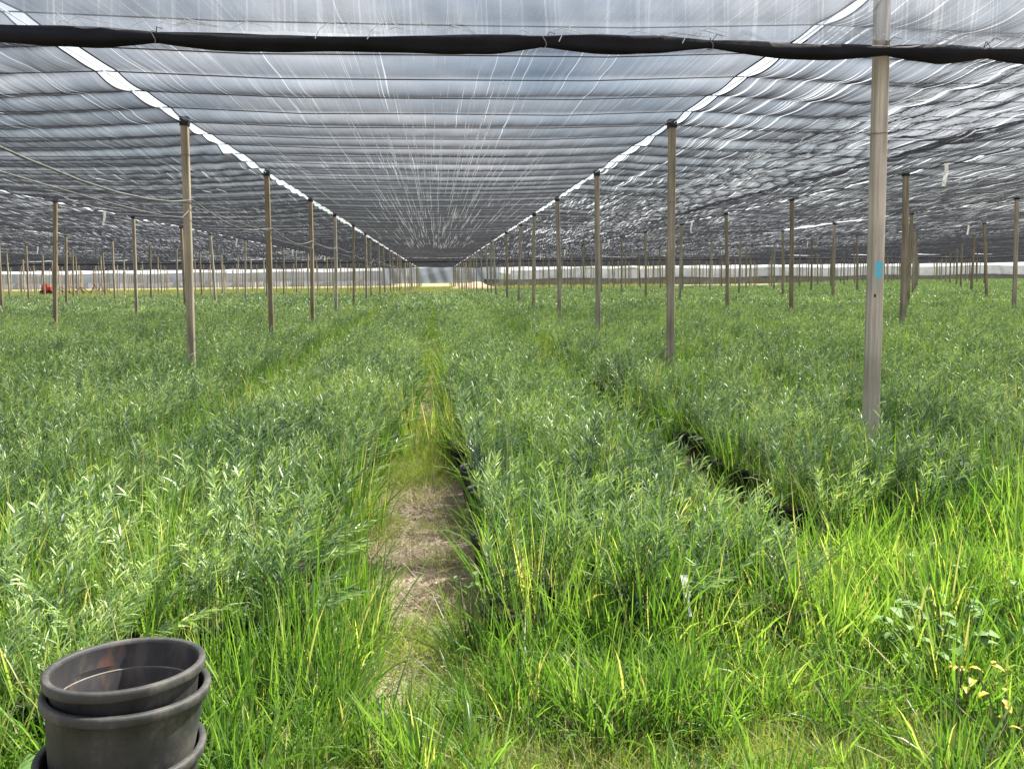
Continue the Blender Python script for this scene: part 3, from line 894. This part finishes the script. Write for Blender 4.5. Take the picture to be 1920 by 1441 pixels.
def shrub_mesh(name, seed, stems=9, per=34, h=(.30, .46), z0=.21, leafL=(.045, .085), leafW=(.007, .0125), spread=.15, lod=False, skirt=0):
    g = np.random.default_rng(seed)
    parts = []
    for s_ in range(stems):
        a = g.uniform(0, 2 * np.pi); r0 = g.uniform(.01, .07)
        b = np.array([r0 * np.cos(a), r0 * np.sin(a), z0])
        H = g.uniform(*h)
        if s_ < skirt: H = g.uniform(.01, .16); spr = .30
        else: spr = spread
        out = np.array([np.cos(a), np.sin(a), 0]) * g.uniform(.03 if s_ >= skirt else .16, spr) + np.array([.06, .0, 0]) + g.normal(0, .03, 3) * [1, 1, 0]
        t = (np.arange(per) + g.uniform(0, 1, per)) / per
        t = .12 + .88 * t
        C = b + out * (t ** 1.3)[:, None] + np.stack([np.zeros(per), np.zeros(per), H * t], -1)
        ax = norm(np.stack([np.full(per, out[0]) * 1.3, np.full(per, out[1]) * 1.3, np.full(per, H)], -1))
        ph = np.arange(per) * 2.4 + g.uniform(0, 6)
        rad = np.stack([np.cos(ph), np.sin(ph), np.zeros(per)], -1)
        el = g.normal(1.35, .30, per)[:, None]
        D = norm(ax * el + rad * g.normal(.8, .15, per)[:, None] + np.array([.12, 0, 0]))
        Ls = g.uniform(*leafL, per) * (1.05 - .35 * np.abs(t - .55))
        Ws = g.uniform(*leafW, per)
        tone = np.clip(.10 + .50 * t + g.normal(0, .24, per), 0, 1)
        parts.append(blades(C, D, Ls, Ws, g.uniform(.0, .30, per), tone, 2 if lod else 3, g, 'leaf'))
        # the stem
        sp = 2
        P = np.array([b, b + out * .45 + [0, 0, H * .5]]); DD = np.array([out * .45 + [0, 0, H * .5], out * .55 + [0, 0, H * .5]])
        parts.append(blades(P, DD, np.linalg.norm(DD, axis=1), np.array([.006, .0045]), np.zeros(2), np.array([.6, .6]), 2, g, 'blade'))
    V, Q, T, O = join(parts)
    return mesh_np(name, V, Q, T, M_LEAF, O)

def tuft_mesh(name, seed, n, L, W, spread, rad, mat, droop=(.15, .7), tone=(.5, .2), nseg=4, lean=(.06, 0)):
    g = np.random.default_rng(seed)
    a = g.uniform(0, 2 * np.pi, n); r = rad * np.sqrt(g.uniform(0, 1, n))
    P = np.stack([r * np.cos(a), r * np.sin(a), np.full(n, -.01)], -1)
    a2 = a + g.normal(0, .7, n); o_ = np.abs(g.normal(0, spread, n))
    D = np.stack([np.cos(a2) * o_ + lean[0], np.sin(a2) * o_ + lean[1], np.ones(n)], -1)
    Ls = g.uniform(*L, n); Ws = g.uniform(*W, n)
    V, Q, T, O = blades(P, D, Ls, Ws, g.uniform(*droop, n), np.where(g.random(n) < .02, 1.25, np.clip(g.normal(tone[0], tone[1], n), 0, 1)), nseg, g)
    V[:, 2] = np.maximum(V[:, 2], -.01 + .004)
    return mesh_np(name, V, Q, T, mat, O)

SHRUBS = [shrub_mesh(f'shrub_foliage_{i}', 40 + i, stems=16 + i % 4, per=44, h=(.24 + .02 * (i % 3), .48 + .03 * (i % 2)), spread=.24 + .02 * (i % 4), leafL=(.045, .090), leafW=(.0045, .0088), skirt=7) for i in range(7)]
SLIM = [shrub_mesh(f'slim_foliage_{i}', 60 + i, stems=12, per=38, h=(.28, .46), spread=.13, leafW=(.0045, .009)) for i in range(4)]
SHRUBS_LOD = [shrub_mesh(f'far_shrub_{i}', 80 + i, stems=11, per=22, leafL=(.08, .15), leafW=(.010, .017), spread=.24, lod=True) for i in range(4)]

POT_R = .135; POT_H = .25
pot_me = MB().lathe([(.001, .005), (.100, .0), (.104, .01), (.122, .215), (.132, .218), (.135, .250), (.126, .252), (.122, .24), (.119, .235)], 20).mesh('pot', M_BLACKP, True)
soil_me = MB().lathe([(.001, .226), (.06, .224), (.1205, .220)], 12).mesh('soil', M_SOIL, True)

# beds: (x of first column, columns, side name)
BEDS = []
x = .34
BEDS.append((x, 5, 'right of the bare soil path'))
BEDS.append((2.38, 5, 'second bed right of the soil path'))
step = .285
def bed_cols():
    cols = []
    names = {}
    # right side beds
    start = .30; i = 0
    while start < 90:
        n = 5
        for c in range(n): cols.append((start + c * step, i + 1, 'right', c))
        start += n * step + (.47 if i < 1 else .36); i += 1
    start = -.68; i = 0
    while start > -62:
        n = 5
        for c in range(n): cols.append((start - c * step, i + 1, 'left', c))
        start -= n * step + .30; i += 1
    return cols
COLS = bed_cols()
def field_end(x):
    e = 57 + 2.2 * math.sin(x * .35) + 1.3 * math.sin(x * 1.3)
    if x > 1: e += min(15, (x - 1) * 1.8) + max(0, x - 30) * 1.4
    return e
near, rest = [], []
gaps = [(-3.0, 9.3, .28), (-2.95, 8.7, .25), (3.0, 9.9, .22), (-2.9, 7.0, .3), (-2.1, 8.0, .35), (3.19, 5.65, .24), (3.19, 10.73, .2), (-3.21, 10.73, .2), (2.5, 8.8, .25), (-1.3, 12, .28), (3.4, 5.1, .22)]
for cx, bed, side, c in COLS:
    if side == 'right':
        ystart = {1: 3.30, 2: 4.35, 3: 4.2}.get(bed, 4.0 + .3 * (bed % 3))
    else:
        ystart = {1: 2.72, 2: 2.85, 3: 3.2}.get(bed, 3.6 + .3 * (bed % 3))
    y = ystart
    while y < min(field_end(cx), 118):
        st = step
        lim_l, lim_r = -(.66 * y + 1.2), (.76 * y + 1.4)
        if lim_l < cx < lim_r:
            jx, jy = random.gauss(0, .025), random.gauss(0, .03)
            xx, yy = cx + jx, y + jy
            if bed == 1 and side == 'left': xx += .24 * min(1, max(0, (y - 5.5) / 2.5))
            if bed == 1 and side == 'right' : xx -= .06 * min(1, max(0, (y - 6) / 2.5))
            ok = all((xx - a) ** 2 + (yy - b) ** 2 > r_ * r_ for a, b, r_ in gaps) and random.random() > .02
            if side == 'left' and bed == 1 and c < 2 and y < 3.1: ok = False
            if ok:
                # size on screen ~ 1/distance; path side columns show first
                key = math.hypot(xx, yy) - (1.2 if c == 0 else 0)
                (near if True else rest).append((key, xx, yy, bed, side, c))
        y += st
near.sort()
rest = near[300:]
near = near[:300]

def bed_label(bed, side, c):
    if bed == 1:
        return f'the bed just {side} of the bare soil path'
    return f'the {ORD[bed]} bed {side} of the bare soil path'
lines = {}
for key, x, y, bed, side, c in near: lines.setdefault((bed, side, c), []).append((y, x))
rank = {(x, y): i + 1 for l_ in lines.values() for i, (y, x) in enumerate(sorted(l_))}
for key, x, y, bed, side, c in near:
    v = random.randrange(7)
    t = empty('potted_shrub', (x, y, float(gz(np.array(x), np.array(y))) - .004))
    t.rotation_euler = (0, 0, random.gauss(0, .5))
    sc = random.uniform(.80, 1.08) * (.86 if side == 'right' and bed == 1 and c == 4 else 1)
    slim = side == 'right' and y < 16 and ((bed == 1 and c in (0, 4)) or (bed == 2 and c == 0))
    t.scale = (sc, sc, sc)
    tag(t, f'narrow-leaved potted shrub, {ORD[rank[(x, y)]]} in the {ORD[c + 1]} line of the {ORD[bed]} bed {side} of path', 'potted plant', f'potted shrubs in {bed_label(bed, side, c)}')
    link('pot', pot_me, None, t)
    link('soil', soil_me, None, t)
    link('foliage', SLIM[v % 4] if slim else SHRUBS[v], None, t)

# geometry-node scatter of the mass that nobody could count
def scatter(name, pts, srcs, label, scale, yawsd=3.14, tilt=.08, seed=0):
    g = np.random.default_rng(seed)
    pts = np.asarray(pts, np.float32)
    n = len(pts)
    me = bpy.data.meshes.new(name)
    me.vertices.add(n); me.vertices.foreach_set('co', pts.ravel())
    a = me.attributes.new('rot', 'FLOAT_VECTOR', 'POINT')
    rot = np.stack([g.normal(0, tilt, n), g.normal(0, tilt, n), g.uniform(-yawsd, yawsd, n)], -1).astype(np.float32)
    a.data.foreach_set('vector', rot.ravel())
    a = me.attributes.new('scl', 'FLOAT', 'POINT'); a.data.foreach_set('value', (np.asarray(scale) * np.ones(n)).astype(np.float32))
    a = me.attributes.new('var', 'INT', 'POINT'); a.data.foreach_set('value', g.integers(0, len(srcs), n).astype(np.int32))
    o = link(name, me)
    tree = bpy.data.node_groups.new(name, 'GeometryNodeTree')
    tree.interface.new_socket(name='Geometry', in_out='INPUT', socket_type='NodeSocketGeometry')
    tree.interface.new_socket(name='Geometry', in_out='OUTPUT', socket_type='NodeSocketGeometry')
    nd, ln = tree.nodes, tree.links
    gi, go = nd.new('NodeGroupInput'), nd.new('NodeGroupOutput')
    jn = nd.new('GeometryNodeJoinGeometry')
    def attr(nm, ty):
        k = nd.new('GeometryNodeInputNamedAttribute'); k.data_type = ty; k.inputs[0].default_value = nm; return k.outputs[0]
    rv, sv, vv = attr('rot', 'FLOAT_VECTOR'), attr('scl', 'FLOAT'), attr('var', 'INT')
    for i, m_ in enumerate(srcs):
        so = bpy.data.objects.new(name + '_source', m_)
        oi = nd.new('GeometryNodeObjectInfo'); oi.inputs['Object'].default_value = so
        cp = nd.new('FunctionNodeCompare'); cp.data_type = 'INT'; cp.operation = 'EQUAL'
        ia, ib = [s for s in cp.inputs if s.type == 'INT'][:2]
        ln.new(vv, ia); ib.default_value = i
        ip = nd.new('GeometryNodeInstanceOnPoints')
        ln.new(gi.outputs[0], ip.inputs['Points']); ln.new(cp.outputs[0], ip.inputs['Selection'])
        ln.new(oi.outputs['Geometry'], ip.inputs['Instance'])
        ln.new(rv, ip.inputs['Rotation']); ln.new(sv, ip.inputs['Scale'])
        ln.new(ip.outputs[0], jn.inputs[0])
    ln.new(jn.outputs[0], go.inputs[0])
    md = o.modifiers.new('scatter', 'NODES'); md.node_group = tree
    tag(o, label, kind='stuff')
    return o

mid = [(x, y, -.004) for k_, x, y, b_, s_, c_ in rest if y < 26]
far = [(x, y, -.02) for k_, x, y, b_, s_, c_ in rest if y >= 26]
g0 = np.random.default_rng(3)
scatter('potted_shrub_field', mid, SHRUBS, 'dense field of narrow-leaved potted shrubs behind the nearest ones', g0.uniform(.74, 1.10, len(mid)), .6, .05, 1)
scatter('far_shrub_field', far, SHRUBS_LOD, 'far part of the shrub field reading as one green mass', g0.uniform(.75, 1.2, len(far)) * 1.02, 3.1, .06, 2)
# their pots
potlow = MB().lathe([(.10, 0), (.122, .215), (.135, .22), (.135, .25), (.12, .24), (.001, .225)], 12).mesh('pot_low', M_BLACKP, True)
scatter('field_pots', [p for p in mid if p[1] < 22], [potlow], 'black nursery pots under the shrub field', 1.0, .1, .03, 3)

# ------------------------------------------------------------------ grass
LUSH = [tuft_mesh(f'lush_tuft_{i}', 200 + i, 44, (.18, .46), (.006, .0125), .38, .06, M_GRASS, (.10, .55), (.45, .18)) for i in range(5)]
TALL = [tuft_mesh(f'tall_tuft_{i}', 230 + i, 26, (.36, .66), (.0045, .010), .26, .08, M_GRASS, (.05, .4), (.55, .18)) for i in range(4)]
LOW = [tuft_mesh(f'low_tuft_{i}', 260 + i, 70, (.06, .20), (.002, .0045), .65, .12, M_PALE, (.1, .6), (.45, .22), 3) for i in range(5)]
STRAW = [tuft_mesh(f'straw_{i}', 290 + i, 26, (.08, .26), (.0018, .004), 3.0, .14, M_STRAW, (.0, .15), (.5, .25), 2) for i in range(4)]

def noise2(x, y, s, seed):
    r_ = np.random.default_rng(seed); v = 0
    for i in range(5):
        a, b, c = r_.uniform(.4, 1.6) * s, r_.uniform(.4, 1.6) * s, r_.uniform(0, 6)
        v = v + np.sin(a * x + c) * np.sin(b * y + c * 1.7 + .5 * np.sin(a * x * .7))
    return v / 5

def in_view(x, y): return (x > -(.66 * y + .7)) & (x < .76 * y + .9)
def path_mask(x, y):
    """1 on the bare part of the central path and the little bare patches"""
    c = -.10 + .04 * np.sin(y * 1.3)
    w = np.where(y < 3.9, .16, .30 - .02 * (y - 4.7) ** 2)
    w = np.maximum(w, .10)
    m = (np.abs(x - c) < w) & (y > 3.5) & (y < 6.3)
    m |= ((x - 1.74) ** 2 / .035 + (y - 4.35) ** 2 / .35) < 1
    m |= ((x - 1.84) ** 2 / .03 + (y - 5.5) ** 2 / .25) < 1
    m |= ((x + .22) ** 2 / .02 + (y - 3.0) ** 2 / .05) < 1
    return m
def on_pots(x, y, r_=.13):
    k = np.zeros(len(x), bool)
    for key, px, py, *_ in near:
        k |= (x - px) ** 2 + (y - py) ** 2 < r_ * r_
    return k
stackc = (-.835, 2.07)
def off_stack(x, y): return (x - stackc[0]) ** 2 + (y - stackc[1]) ** 2 > .24 ** 2

# lush tufts in front of the beds
def pick(n, x0, x1, y0, y1, seed):
    g = np.random.default_rng(seed); return g.uniform(x0, x1, n), g.uniform(y0, y1, n), g
P = []
x_, y_, g_ = pick(7600, -4.5, 5.0, 1.5, 5.2, 20)
front = np.where(x_ > .1, np.where(x_ > 1.95, 4.15, 3.35), 2.75)
nz = noise2(x_, y_, 2.6, 4)
dens = np.clip(.35 + 1.1 * nz, .02, 1)
def blob(cx, cy, rx, ry): return ((x_ - cx) ** 2 / rx ** 2 + (y_ - cy) ** 2 / ry ** 2) < 1
dens = np.where(blob(.62, 2.85, .45, .35) | blob(2.3, 3.9, .9, .75) | blob(-1.3, 2.5, .55, .35) | blob(-.5, 2.5, .18, .5) | blob(-2.6, 3.6, .9, .5) | blob(2.4, 2.9, .6, .6) | blob(1.85, 3.3, .35, .35) | blob(2.1, 2.3, .35, .25), 1, dens)
dens = np.where(blob(-.15, 2.95, .28, .35) | blob(1.2, 2.45, .35, .16) | blob(-.30, 2.5, .16, .25) | blob(.15, 2.55, .25, .12) | blob(.75, 2.45, .3, .10) | blob(1.6, 2.5, .25, .12), .05, dens)
dens = np.where((x_ > .0) & (x_ < .55) & (y_ > 3.08), .12, dens)
dens = np.where(~((x_ > .0) & (x_ < .55)) & (y_ > front - .22) & (y_ < front + .12) & (x_ > -5), np.maximum(dens, .75), dens)
dens = np.where(y_ > front + .12, dens * .35, dens)
keep = (g_.uniform(0, 1, len(x_)) < dens * .8) & in_view(x_, y_) & ~path_mask(x_, y_) & off_stack(x_, y_) & (y_ < front + .4) & ~on_pots(x_, y_)
P = np.stack([x_[keep], y_[keep], gz(x_[keep], y_[keep])], -1)
sc = g_.uniform(.55, 1.05, keep.sum()) * np.where(P[:, 1] < 2.3, .75, 1) * np.where((P[:, 0] > 1.6) & (P[:, 1] > 2.6), 1.2, 1)
scatter('lush_grass', P, LUSH, 'lush bright green grass in front of the beds', sc, 3.14, .12, 5)

x_ = np.concatenate([rng.uniform(-.95, -.34, 46), rng.uniform(-2.6, -.6, 60), rng.uniform(-.46, -.30, 26), rng.uniform(.55, 1.75, 40)])
y_ = np.concatenate([rng.uniform(2.72, 3.12, 46), rng.uniform(2.40, 2.62, 60), rng.uniform(3.1, 3.9, 26), rng.uniform(3.12, 3.30, 40)])
keep = ~on_pots(x_, y_, .12) & off_stack(x_, y_)
P = np.stack([x_[keep], y_[keep], gz(x_[keep], y_[keep])], -1)
scatter('bed_edge_grass', P, LUSH + TALL[:2], 'lush grass hiding the ends of the beds', rng.uniform(.8, 1.15, keep.sum()), 3.14, .12, 63)
x_, y_, g_ = pick(1500, -4.0, 5.0, 1.6, 4.3, 61)
keep = in_view(x_, y_) & off_stack(x_, y_) & ~path_mask(x_, y_) & ~on_pots(x_, y_) & (y_ < np.where(x_ > 1.95, 4.2, np.where(x_ > 0, 3.3, 2.7)))
P = np.stack([x_[keep], y_[keep], gz(x_[keep], y_[keep]) + .03], -1)
scatter('matted_grass', P, LUSH[:2] + STRAW[:2] + LOW[:1], 'matted and bent grass with dry blades lying between the tufts', g_.uniform(.6, 1.0, keep.sum()), 3.14, .55, 62)

# tall bright grass coming up among the pots
x_, y_, g_ = pick(27000, -14, 16, 3.0, 24, 21)
nz = noise2(x_, y_, 1.3, 9)
edge = np.abs(x_ - .20) < .10
bright = (((x_ - 1.5) ** 2 / .35 + (y_ - 7.6) ** 2 / 5.0) < 1) | (((x_ - .9) ** 2 / .1 + (y_ - 5.2) ** 2 / .6) < 1) | (((x_ + 3.6) ** 2 / .5 + (y_ - 5.8) ** 2 / 1.) < 1) | (((x_ + .55) ** 2 / .08 + (y_ - 8.2) ** 2 / 3.5) < 1) | (((x_ + 1.6) ** 2 / .3 + (y_ - 5.0) ** 2 / 1.5) < 1) | (((x_ + 2.2) ** 2 / .15 + (y_ - 6.2) ** 2 / 2) < 1) | (((x_ - 3.4) ** 2 / .4 + (y_ - 4.6) ** 2 / .5) < 1)
dens = np.clip(.42 + 1.8 * nz, .12, 1)
dens = np.where(bright, .9, dens); dens = np.where(edge & (y_ > 6.5), .8, dens)
corr = ((x_ > -.38) & (x_ < .30) & (y_ < 7.0)) | ((np.abs(x_ + .02) < .17) & (y_ > 9.5)) | ((np.abs(x_ + .12) < .16) & (y_ > 6.5) & (y_ < 9.5)) | ((np.abs(x_ - 1.86) < .24) & (y_ > 4.2) & (y_ < 14))
keep = (g_.uniform(0, 1, len(x_)) < np.where(corr, np.where(y_ > 6.2, .05, .02), dens)) & in_view(x_, y_) & ~path_mask(x_, y_)
P = np.stack([x_[keep], y_[keep], np.full(keep.sum(), .02)], -1)
scatter('tall_grass', P, TALL, 'tall bright grass growing up among the pots', g_.uniform(.9, 1.4, keep.sum()), 3.14, .16, 6)
x_, y_, g_ = pick(44000, -50, 60, 22, 70, 31)
nz = noise2(x_, y_, .8, 12)
keep = (g_.uniform(0, 1, len(x_)) < np.clip(.25 + 1.3 * nz, .05, .9)) & in_view(x_, y_) & (y_ < 56)
P = np.stack([x_[keep], y_[keep], np.full(keep.sum(), .05)], -1)
scatter('tall_grass', P, TALL, 'bright grass among the far shrubs', g_.uniform(1.1, 1.5, keep.sum()), 3.14, .10, 16)

# grass and weeds that have seeded themselves in the pots
g_ = np.random.default_rng(77)
P = []
for key, px, py, *_ in near:
    for _ in range(2 if py < 5 else 1):
        if g_.random() < .85: P.append((px + g_.normal(0, .045), py + g_.normal(0, .045), .215))
scatter('weed_grass', P, LUSH, 'bright weed grass growing out of the front pots', g_.uniform(.62, 1.0, len(P)), 3.14, .12, 41)
P = []
for key, px, py, *_ in near:
    if py < 6.5:
        for _ in range(6 if py < 4.4 else 3): P.append((px + g_.uniform(-.16, .16), py - g_.uniform(.12, .20), .0))
P = [p for p in P if not path_mask(np.array([p[0]]), np.array([p[1]]))[0] and g_.random() < (.12 if (-.1 < p[0] < .62 and p[1] > 3.1) or (1.6 < p[0] < 2.3 and p[1] > 4.3) else .75)]
scatter('weed_grass', P, LUSH, 'grass standing between the front pots', g_.uniform(.9, 1.45, len(P)), 3.14, .12, 42)

# low pale grass on the ground in front, in the paths
x_, y_, g_ = pick(26000, -5, 6, 1.5, 7.5, 22)
pathish = (np.abs(x_ + .1) < .36) | (np.abs(x_ - 1.85) < .22) | (np.abs(x_ + 2.15) < .2)
frontm = y_ < np.where(x_ > 2.0, 4.4, 3.5)
dens = np.where(frontm, .62, np.where(pathish, .26, .03))
dens = np.where((np.abs(x_ + .1) < .30) & (y_ > 5.9), .55, dens)
dens = np.where(path_mask(x_, y_) & (y_ < 6.1), .035 + .2 * (noise2(x_, y_, 5., 77) > .25), dens)
keep = (g_.uniform(0, 1, len(x_)) < dens) & in_view(x_, y_) & off_stack(x_, y_) & ~on_pots(x_, y_, .12)
P = np.stack([x_[keep], y_[keep], gz(x_[keep], y_[keep])], -1)
scatter('low_grass', P, LOW, 'short yellow-green grass over the ground and paths', g_.uniform(.6, 1.25, keep.sum()), 3.14, .1, 7)
x_, y_, g_ = pick(9000, -.55, .35, 6.2, 62, 23)
keep = g_.uniform(0, 1, len(x_)) < np.clip(.22 + 1.2 * noise2(x_, y_, 1.6, 31), .03, .8)
P = np.stack([x_[keep] * .8 - .02, y_[keep], np.zeros(keep.sum())], -1)
scatter('path_grass', P, LOW, 'short pale grass along the narrow central aisle', g_.uniform(.6, 1.15, keep.sum()), 3.14, .1, 8)

# straw on the bare soil
x_, y_, g_ = pick(5200, -1.2, 2.6, 1.7, 7.2, 24)
pm = path_mask(x_, y_)
keep = (g_.uniform(0, 1, len(x_)) < np.where(pm, .45, .30)) & off_stack(x_, y_) & ~on_pots(x_, y_)
P = np.stack([x_[keep], y_[keep], gz(x_[keep], y_[keep]) + .006], -1)
scatter('dry_straw', P, STRAW, 'dry straw and dead grass lying on the bare soil', g_.uniform(.6, 1.2, keep.sum()), 3.14, .05, 9)

# dry yellow-green strip beyond the field
x_, y_, g_ = pick(26000, -95, 60, 57, 150, 25)
keep = (x_ > -.62 * y_ - 2) & (x_ < .3 * y_)
keep &= ~((np.abs(x_ + 5) < 5) & (y_ < 68))
P = np.stack([x_[keep], y_[keep], np.zeros(keep.sum())], -1)
scatter('far_dry_grass', P, LOW[:3] + STRAW[:3], 'pale yellow-green grass strip beyond the shrub field', g_.uniform(2.0, 3.6, keep.sum()), 3.14, .1, 10)

# ------------------------------------------------------------------ broad-leaved weeds (each leaf a part)
def leaf_shape(name, L, W, mat, seed, lobes=False):
    g = random.Random(seed); V = []; n = 9
    mid = []
    for i in range(n):
        t = i / (n - 1)
        w = W / 2 * (math.sin(math.pi * min(1, t ** .55)) ** .6 if 0 < t < 1 else 0)
        if lobes: w *= 1 + .22 * math.sin(t * 17 + seed)
        z = .08 * L * math.sin(math.pi * t) - .16 * L * t * t
        x = L * t
        V += [(x, -w, z + abs(w) * .28), (x, 0, z), (x, w, z + abs(w) * .28)]
    F = []
    for i in range(n - 1):
        a = i * 3; b = a + 3
        F += [(a, a + 1, b + 1, b), (a + 1, a + 2, b + 2, b + 1)]
    V2 = V + [(x, y, z - .0006) for x, y, z in V]
    m = len(V)
    F2 = F + [tuple(m + i for i in reversed(f)) for f in F]
    me = bpy.data.meshes.new(name); me.from_pydata(V2, [], F2)
    me.polygons.foreach_set('use_smooth', np.ones(len(me.polygons), bool))
    a = me.attributes.new('tone', 'FLOAT', 'POINT'); a.data.foreach_set('value', np.full(len(V2), .5 + .3 * g.random(), np.float32))
    me.materials.append(mat)
    return me
BL = [leaf_shape(f'leaf_{i}', .085 + .015 * i, .06 + .008 * i, M_BROAD, i, i % 2 == 1) for i in range(4)]
YL = [leaf_shape(f'yellow_leaf_{i}', .06 + .01 * i, .028 + .006 * i, M_YELLOW, 10 + i, i % 2 == 1) for i in range(3)]

def weed(x, y, h, n, leaves, label, seed, spread=.12, sc=1.0):
    g = random.Random(seed)
    t = empty('broadleaf_weed', (x, y, 0)); tag(t, label, 'weed')
    mb = MB(); tips = []
    for i in range(n):
        a = g.uniform(0, 6.28); r_ = spread * math.sqrt(g.random()); z = h * g.uniform(.65, 1.05)
        tip = (r_ * math.cos(a), r_ * math.sin(a), z); tips.append((tip, a))
        mb.tube([(r_ * .1 * math.cos(a), r_ * .1 * math.sin(a), 0), (r_ * .6 * math.cos(a), r_ * .6 * math.sin(a), z * .6), tip], [.005, .004, .003], 5)
    mb.build('stem', M_STEM, t)
    for tip, a in tips:
        o = link('leaf', g.choice(leaves), None, t)
        o.location = tip
        o.rotation_euler = (g.gauss(0, .22), g.gauss(-.05, .2), a + g.gauss(0, .9))
        s_ = sc * g.uniform(.75, 1.2); o.scale = (s_, s_, s_)
    return t
weed(1.95, 2.95, .27, 34, BL, 'pale green broad-leaved weed spreading over the grass at the right', 1, .22, .62)
weed(2.32, 3.08, .30, 8, BL, 'broad-leaved weed at the right edge beside the pale green one', 2, .13, .6)
weed(2.25, 3.45, .32, 6, BL, 'small glossy-leaved weed behind the broad-leaved weeds at right', 3, .14, .5)
weed(1.82, 2.60, .26, 10, YL, 'weed with wilted yellow leaves below the pale green weed', 4, .10, .6)
weed(1.83, 2.38, .28, 12, YL, 'bright yellow-leaved weed low at the right edge', 5, .13, .55)
weed(-1.22, 2.32, .22, 7, BL, 'round-leaved weed in the bottom left corner beside the pots', 6, .09, .75)
weed(-1.13, 2.62, .30, 4, BL, 'pale broad leaves behind the left side of the pot stack', 7, .07, .9)
weed(.12, 3.32, .40, 4, BL, 'small light green broad leaves over the front path-side pot', 8, .06, .45)

# clods and pebbles on the bare soil
g_ = np.random.default_rng(55)
CL = []
for i in range(4):
    mb = MB(); gg = random.Random(90 + i)
    ring = [(0.001, -.004)] + [(.011 * math.sin(math.pi * t / 5) * gg.uniform(.8, 1.2), -.005 + .014 * (1 - math.cos(math.pi * t / 5)) / 2) for t in range(1, 5)] + [(.001, .009)]
    mb.lathe(ring, 7, .2)
    CL.append(mb.mesh(f'clod_{i}', M_CLOD))
x_, y_ = g_.uniform(-.8, 2.4, 6000), g_.uniform(1.8, 7.2, 6000)
keep = path_mask(x_, y_) | (g_.random(6000) < .04)
P = np.stack([x_[keep], y_[keep], gz(x_[keep], y_[keep]) + .002], -1)
scatter('soil_clods', P, CL, 'small clods and pebbles on the bare soil of the path', g_.uniform(.3, 1.0, len(P)) ** 2 * 1.3, 3.14, .5, 56)

# ------------------------------------------------------------------ stack of three used pots
def big_pot(label, loc, tilt, seed, H=.40, Rr=.206):
    t = empty('plant_pot', loc); t.rotation_euler = tilt
    tag(t, label, 'plant pot', 'stacked used nursery pots')
    k = 72
    out = [(.0, .0), (Rr * .72, .0), (Rr * .74, .006), (Rr * .81, H * .45), (Rr * .885, H - .088), (Rr * .892, H - .083), (Rr * .905, H - .030), (Rr * .93, H - .026)]
    MB().lathe(out, k, .006).build('outer_wall', M_OLDPOT, t, True)
    rim = [(Rr * .93, H - .026), (Rr * .975, H - .026), (Rr * .985, H - .022), (Rr * .99, H - .008), (Rr * .985, H - .002), (Rr * .97, H), (Rr * .915, H), (Rr * .90, H - .003), (Rr * .893, H - .010)]
    MB().lathe(rim, k, .006).build('rim', M_OLDPOT, t, True)
    ins = [(Rr * .893, H - .010), (Rr * .882, H - .075), (Rr * .874, H - .079), (Rr * .868, H - .082), (Rr * .79, H * .45), (Rr * .71, .012), (.0, .010)]
    MB().lathe(ins, k, .006).build('inner_wall', M_INSIDE, t, True)
    MB().lathe([(Rr * .879, H - .0745), (Rr * .871, H - .0755), (Rr * .871, H - .0785), (Rr * .877, H - .080)], k, .006).build('inner_ledge', M_LEDGE, t, True)
    return t
sx_, sy_ = stackc
big_pot('lowest of the three stacked black pots, mostly cut off by the frame', (sx_ - .002, sy_ - .02, .004), (-.05, .03, 0), 1)
big_pot('middle black pot of the dusty stack, carrying the tilted one', (sx_ - .005, sy_ - .01, .154), (-.10, .06, 0), 2)
big_pot('topmost black pot tilted to the left, with rusty stains inside', (sx_ + .004, sy_ + .006, .206), (-.09, .02, 0), 3, .40, .1965)

t = big_pot('black pot lying on its side at the far end of the central aisle', (.25, 52.5, .35), (1.45, .2, .5), 4, .62, .36)
t['group'] = 'loose pots'
mb = MB(); mb.box((0, 0, .05), (.035, .002, .09)); mb.box((0, 0, -.03), (.012, .002, .08))
o = mb.build('plant_label', M_STRIP); o.location = (1.02, 3.17, .27); o.rotation_euler = (-.5, .15, .3)
tag(o, 'small white plastic plant label stuck in a pot at the front of the centre bed', 'plant label')
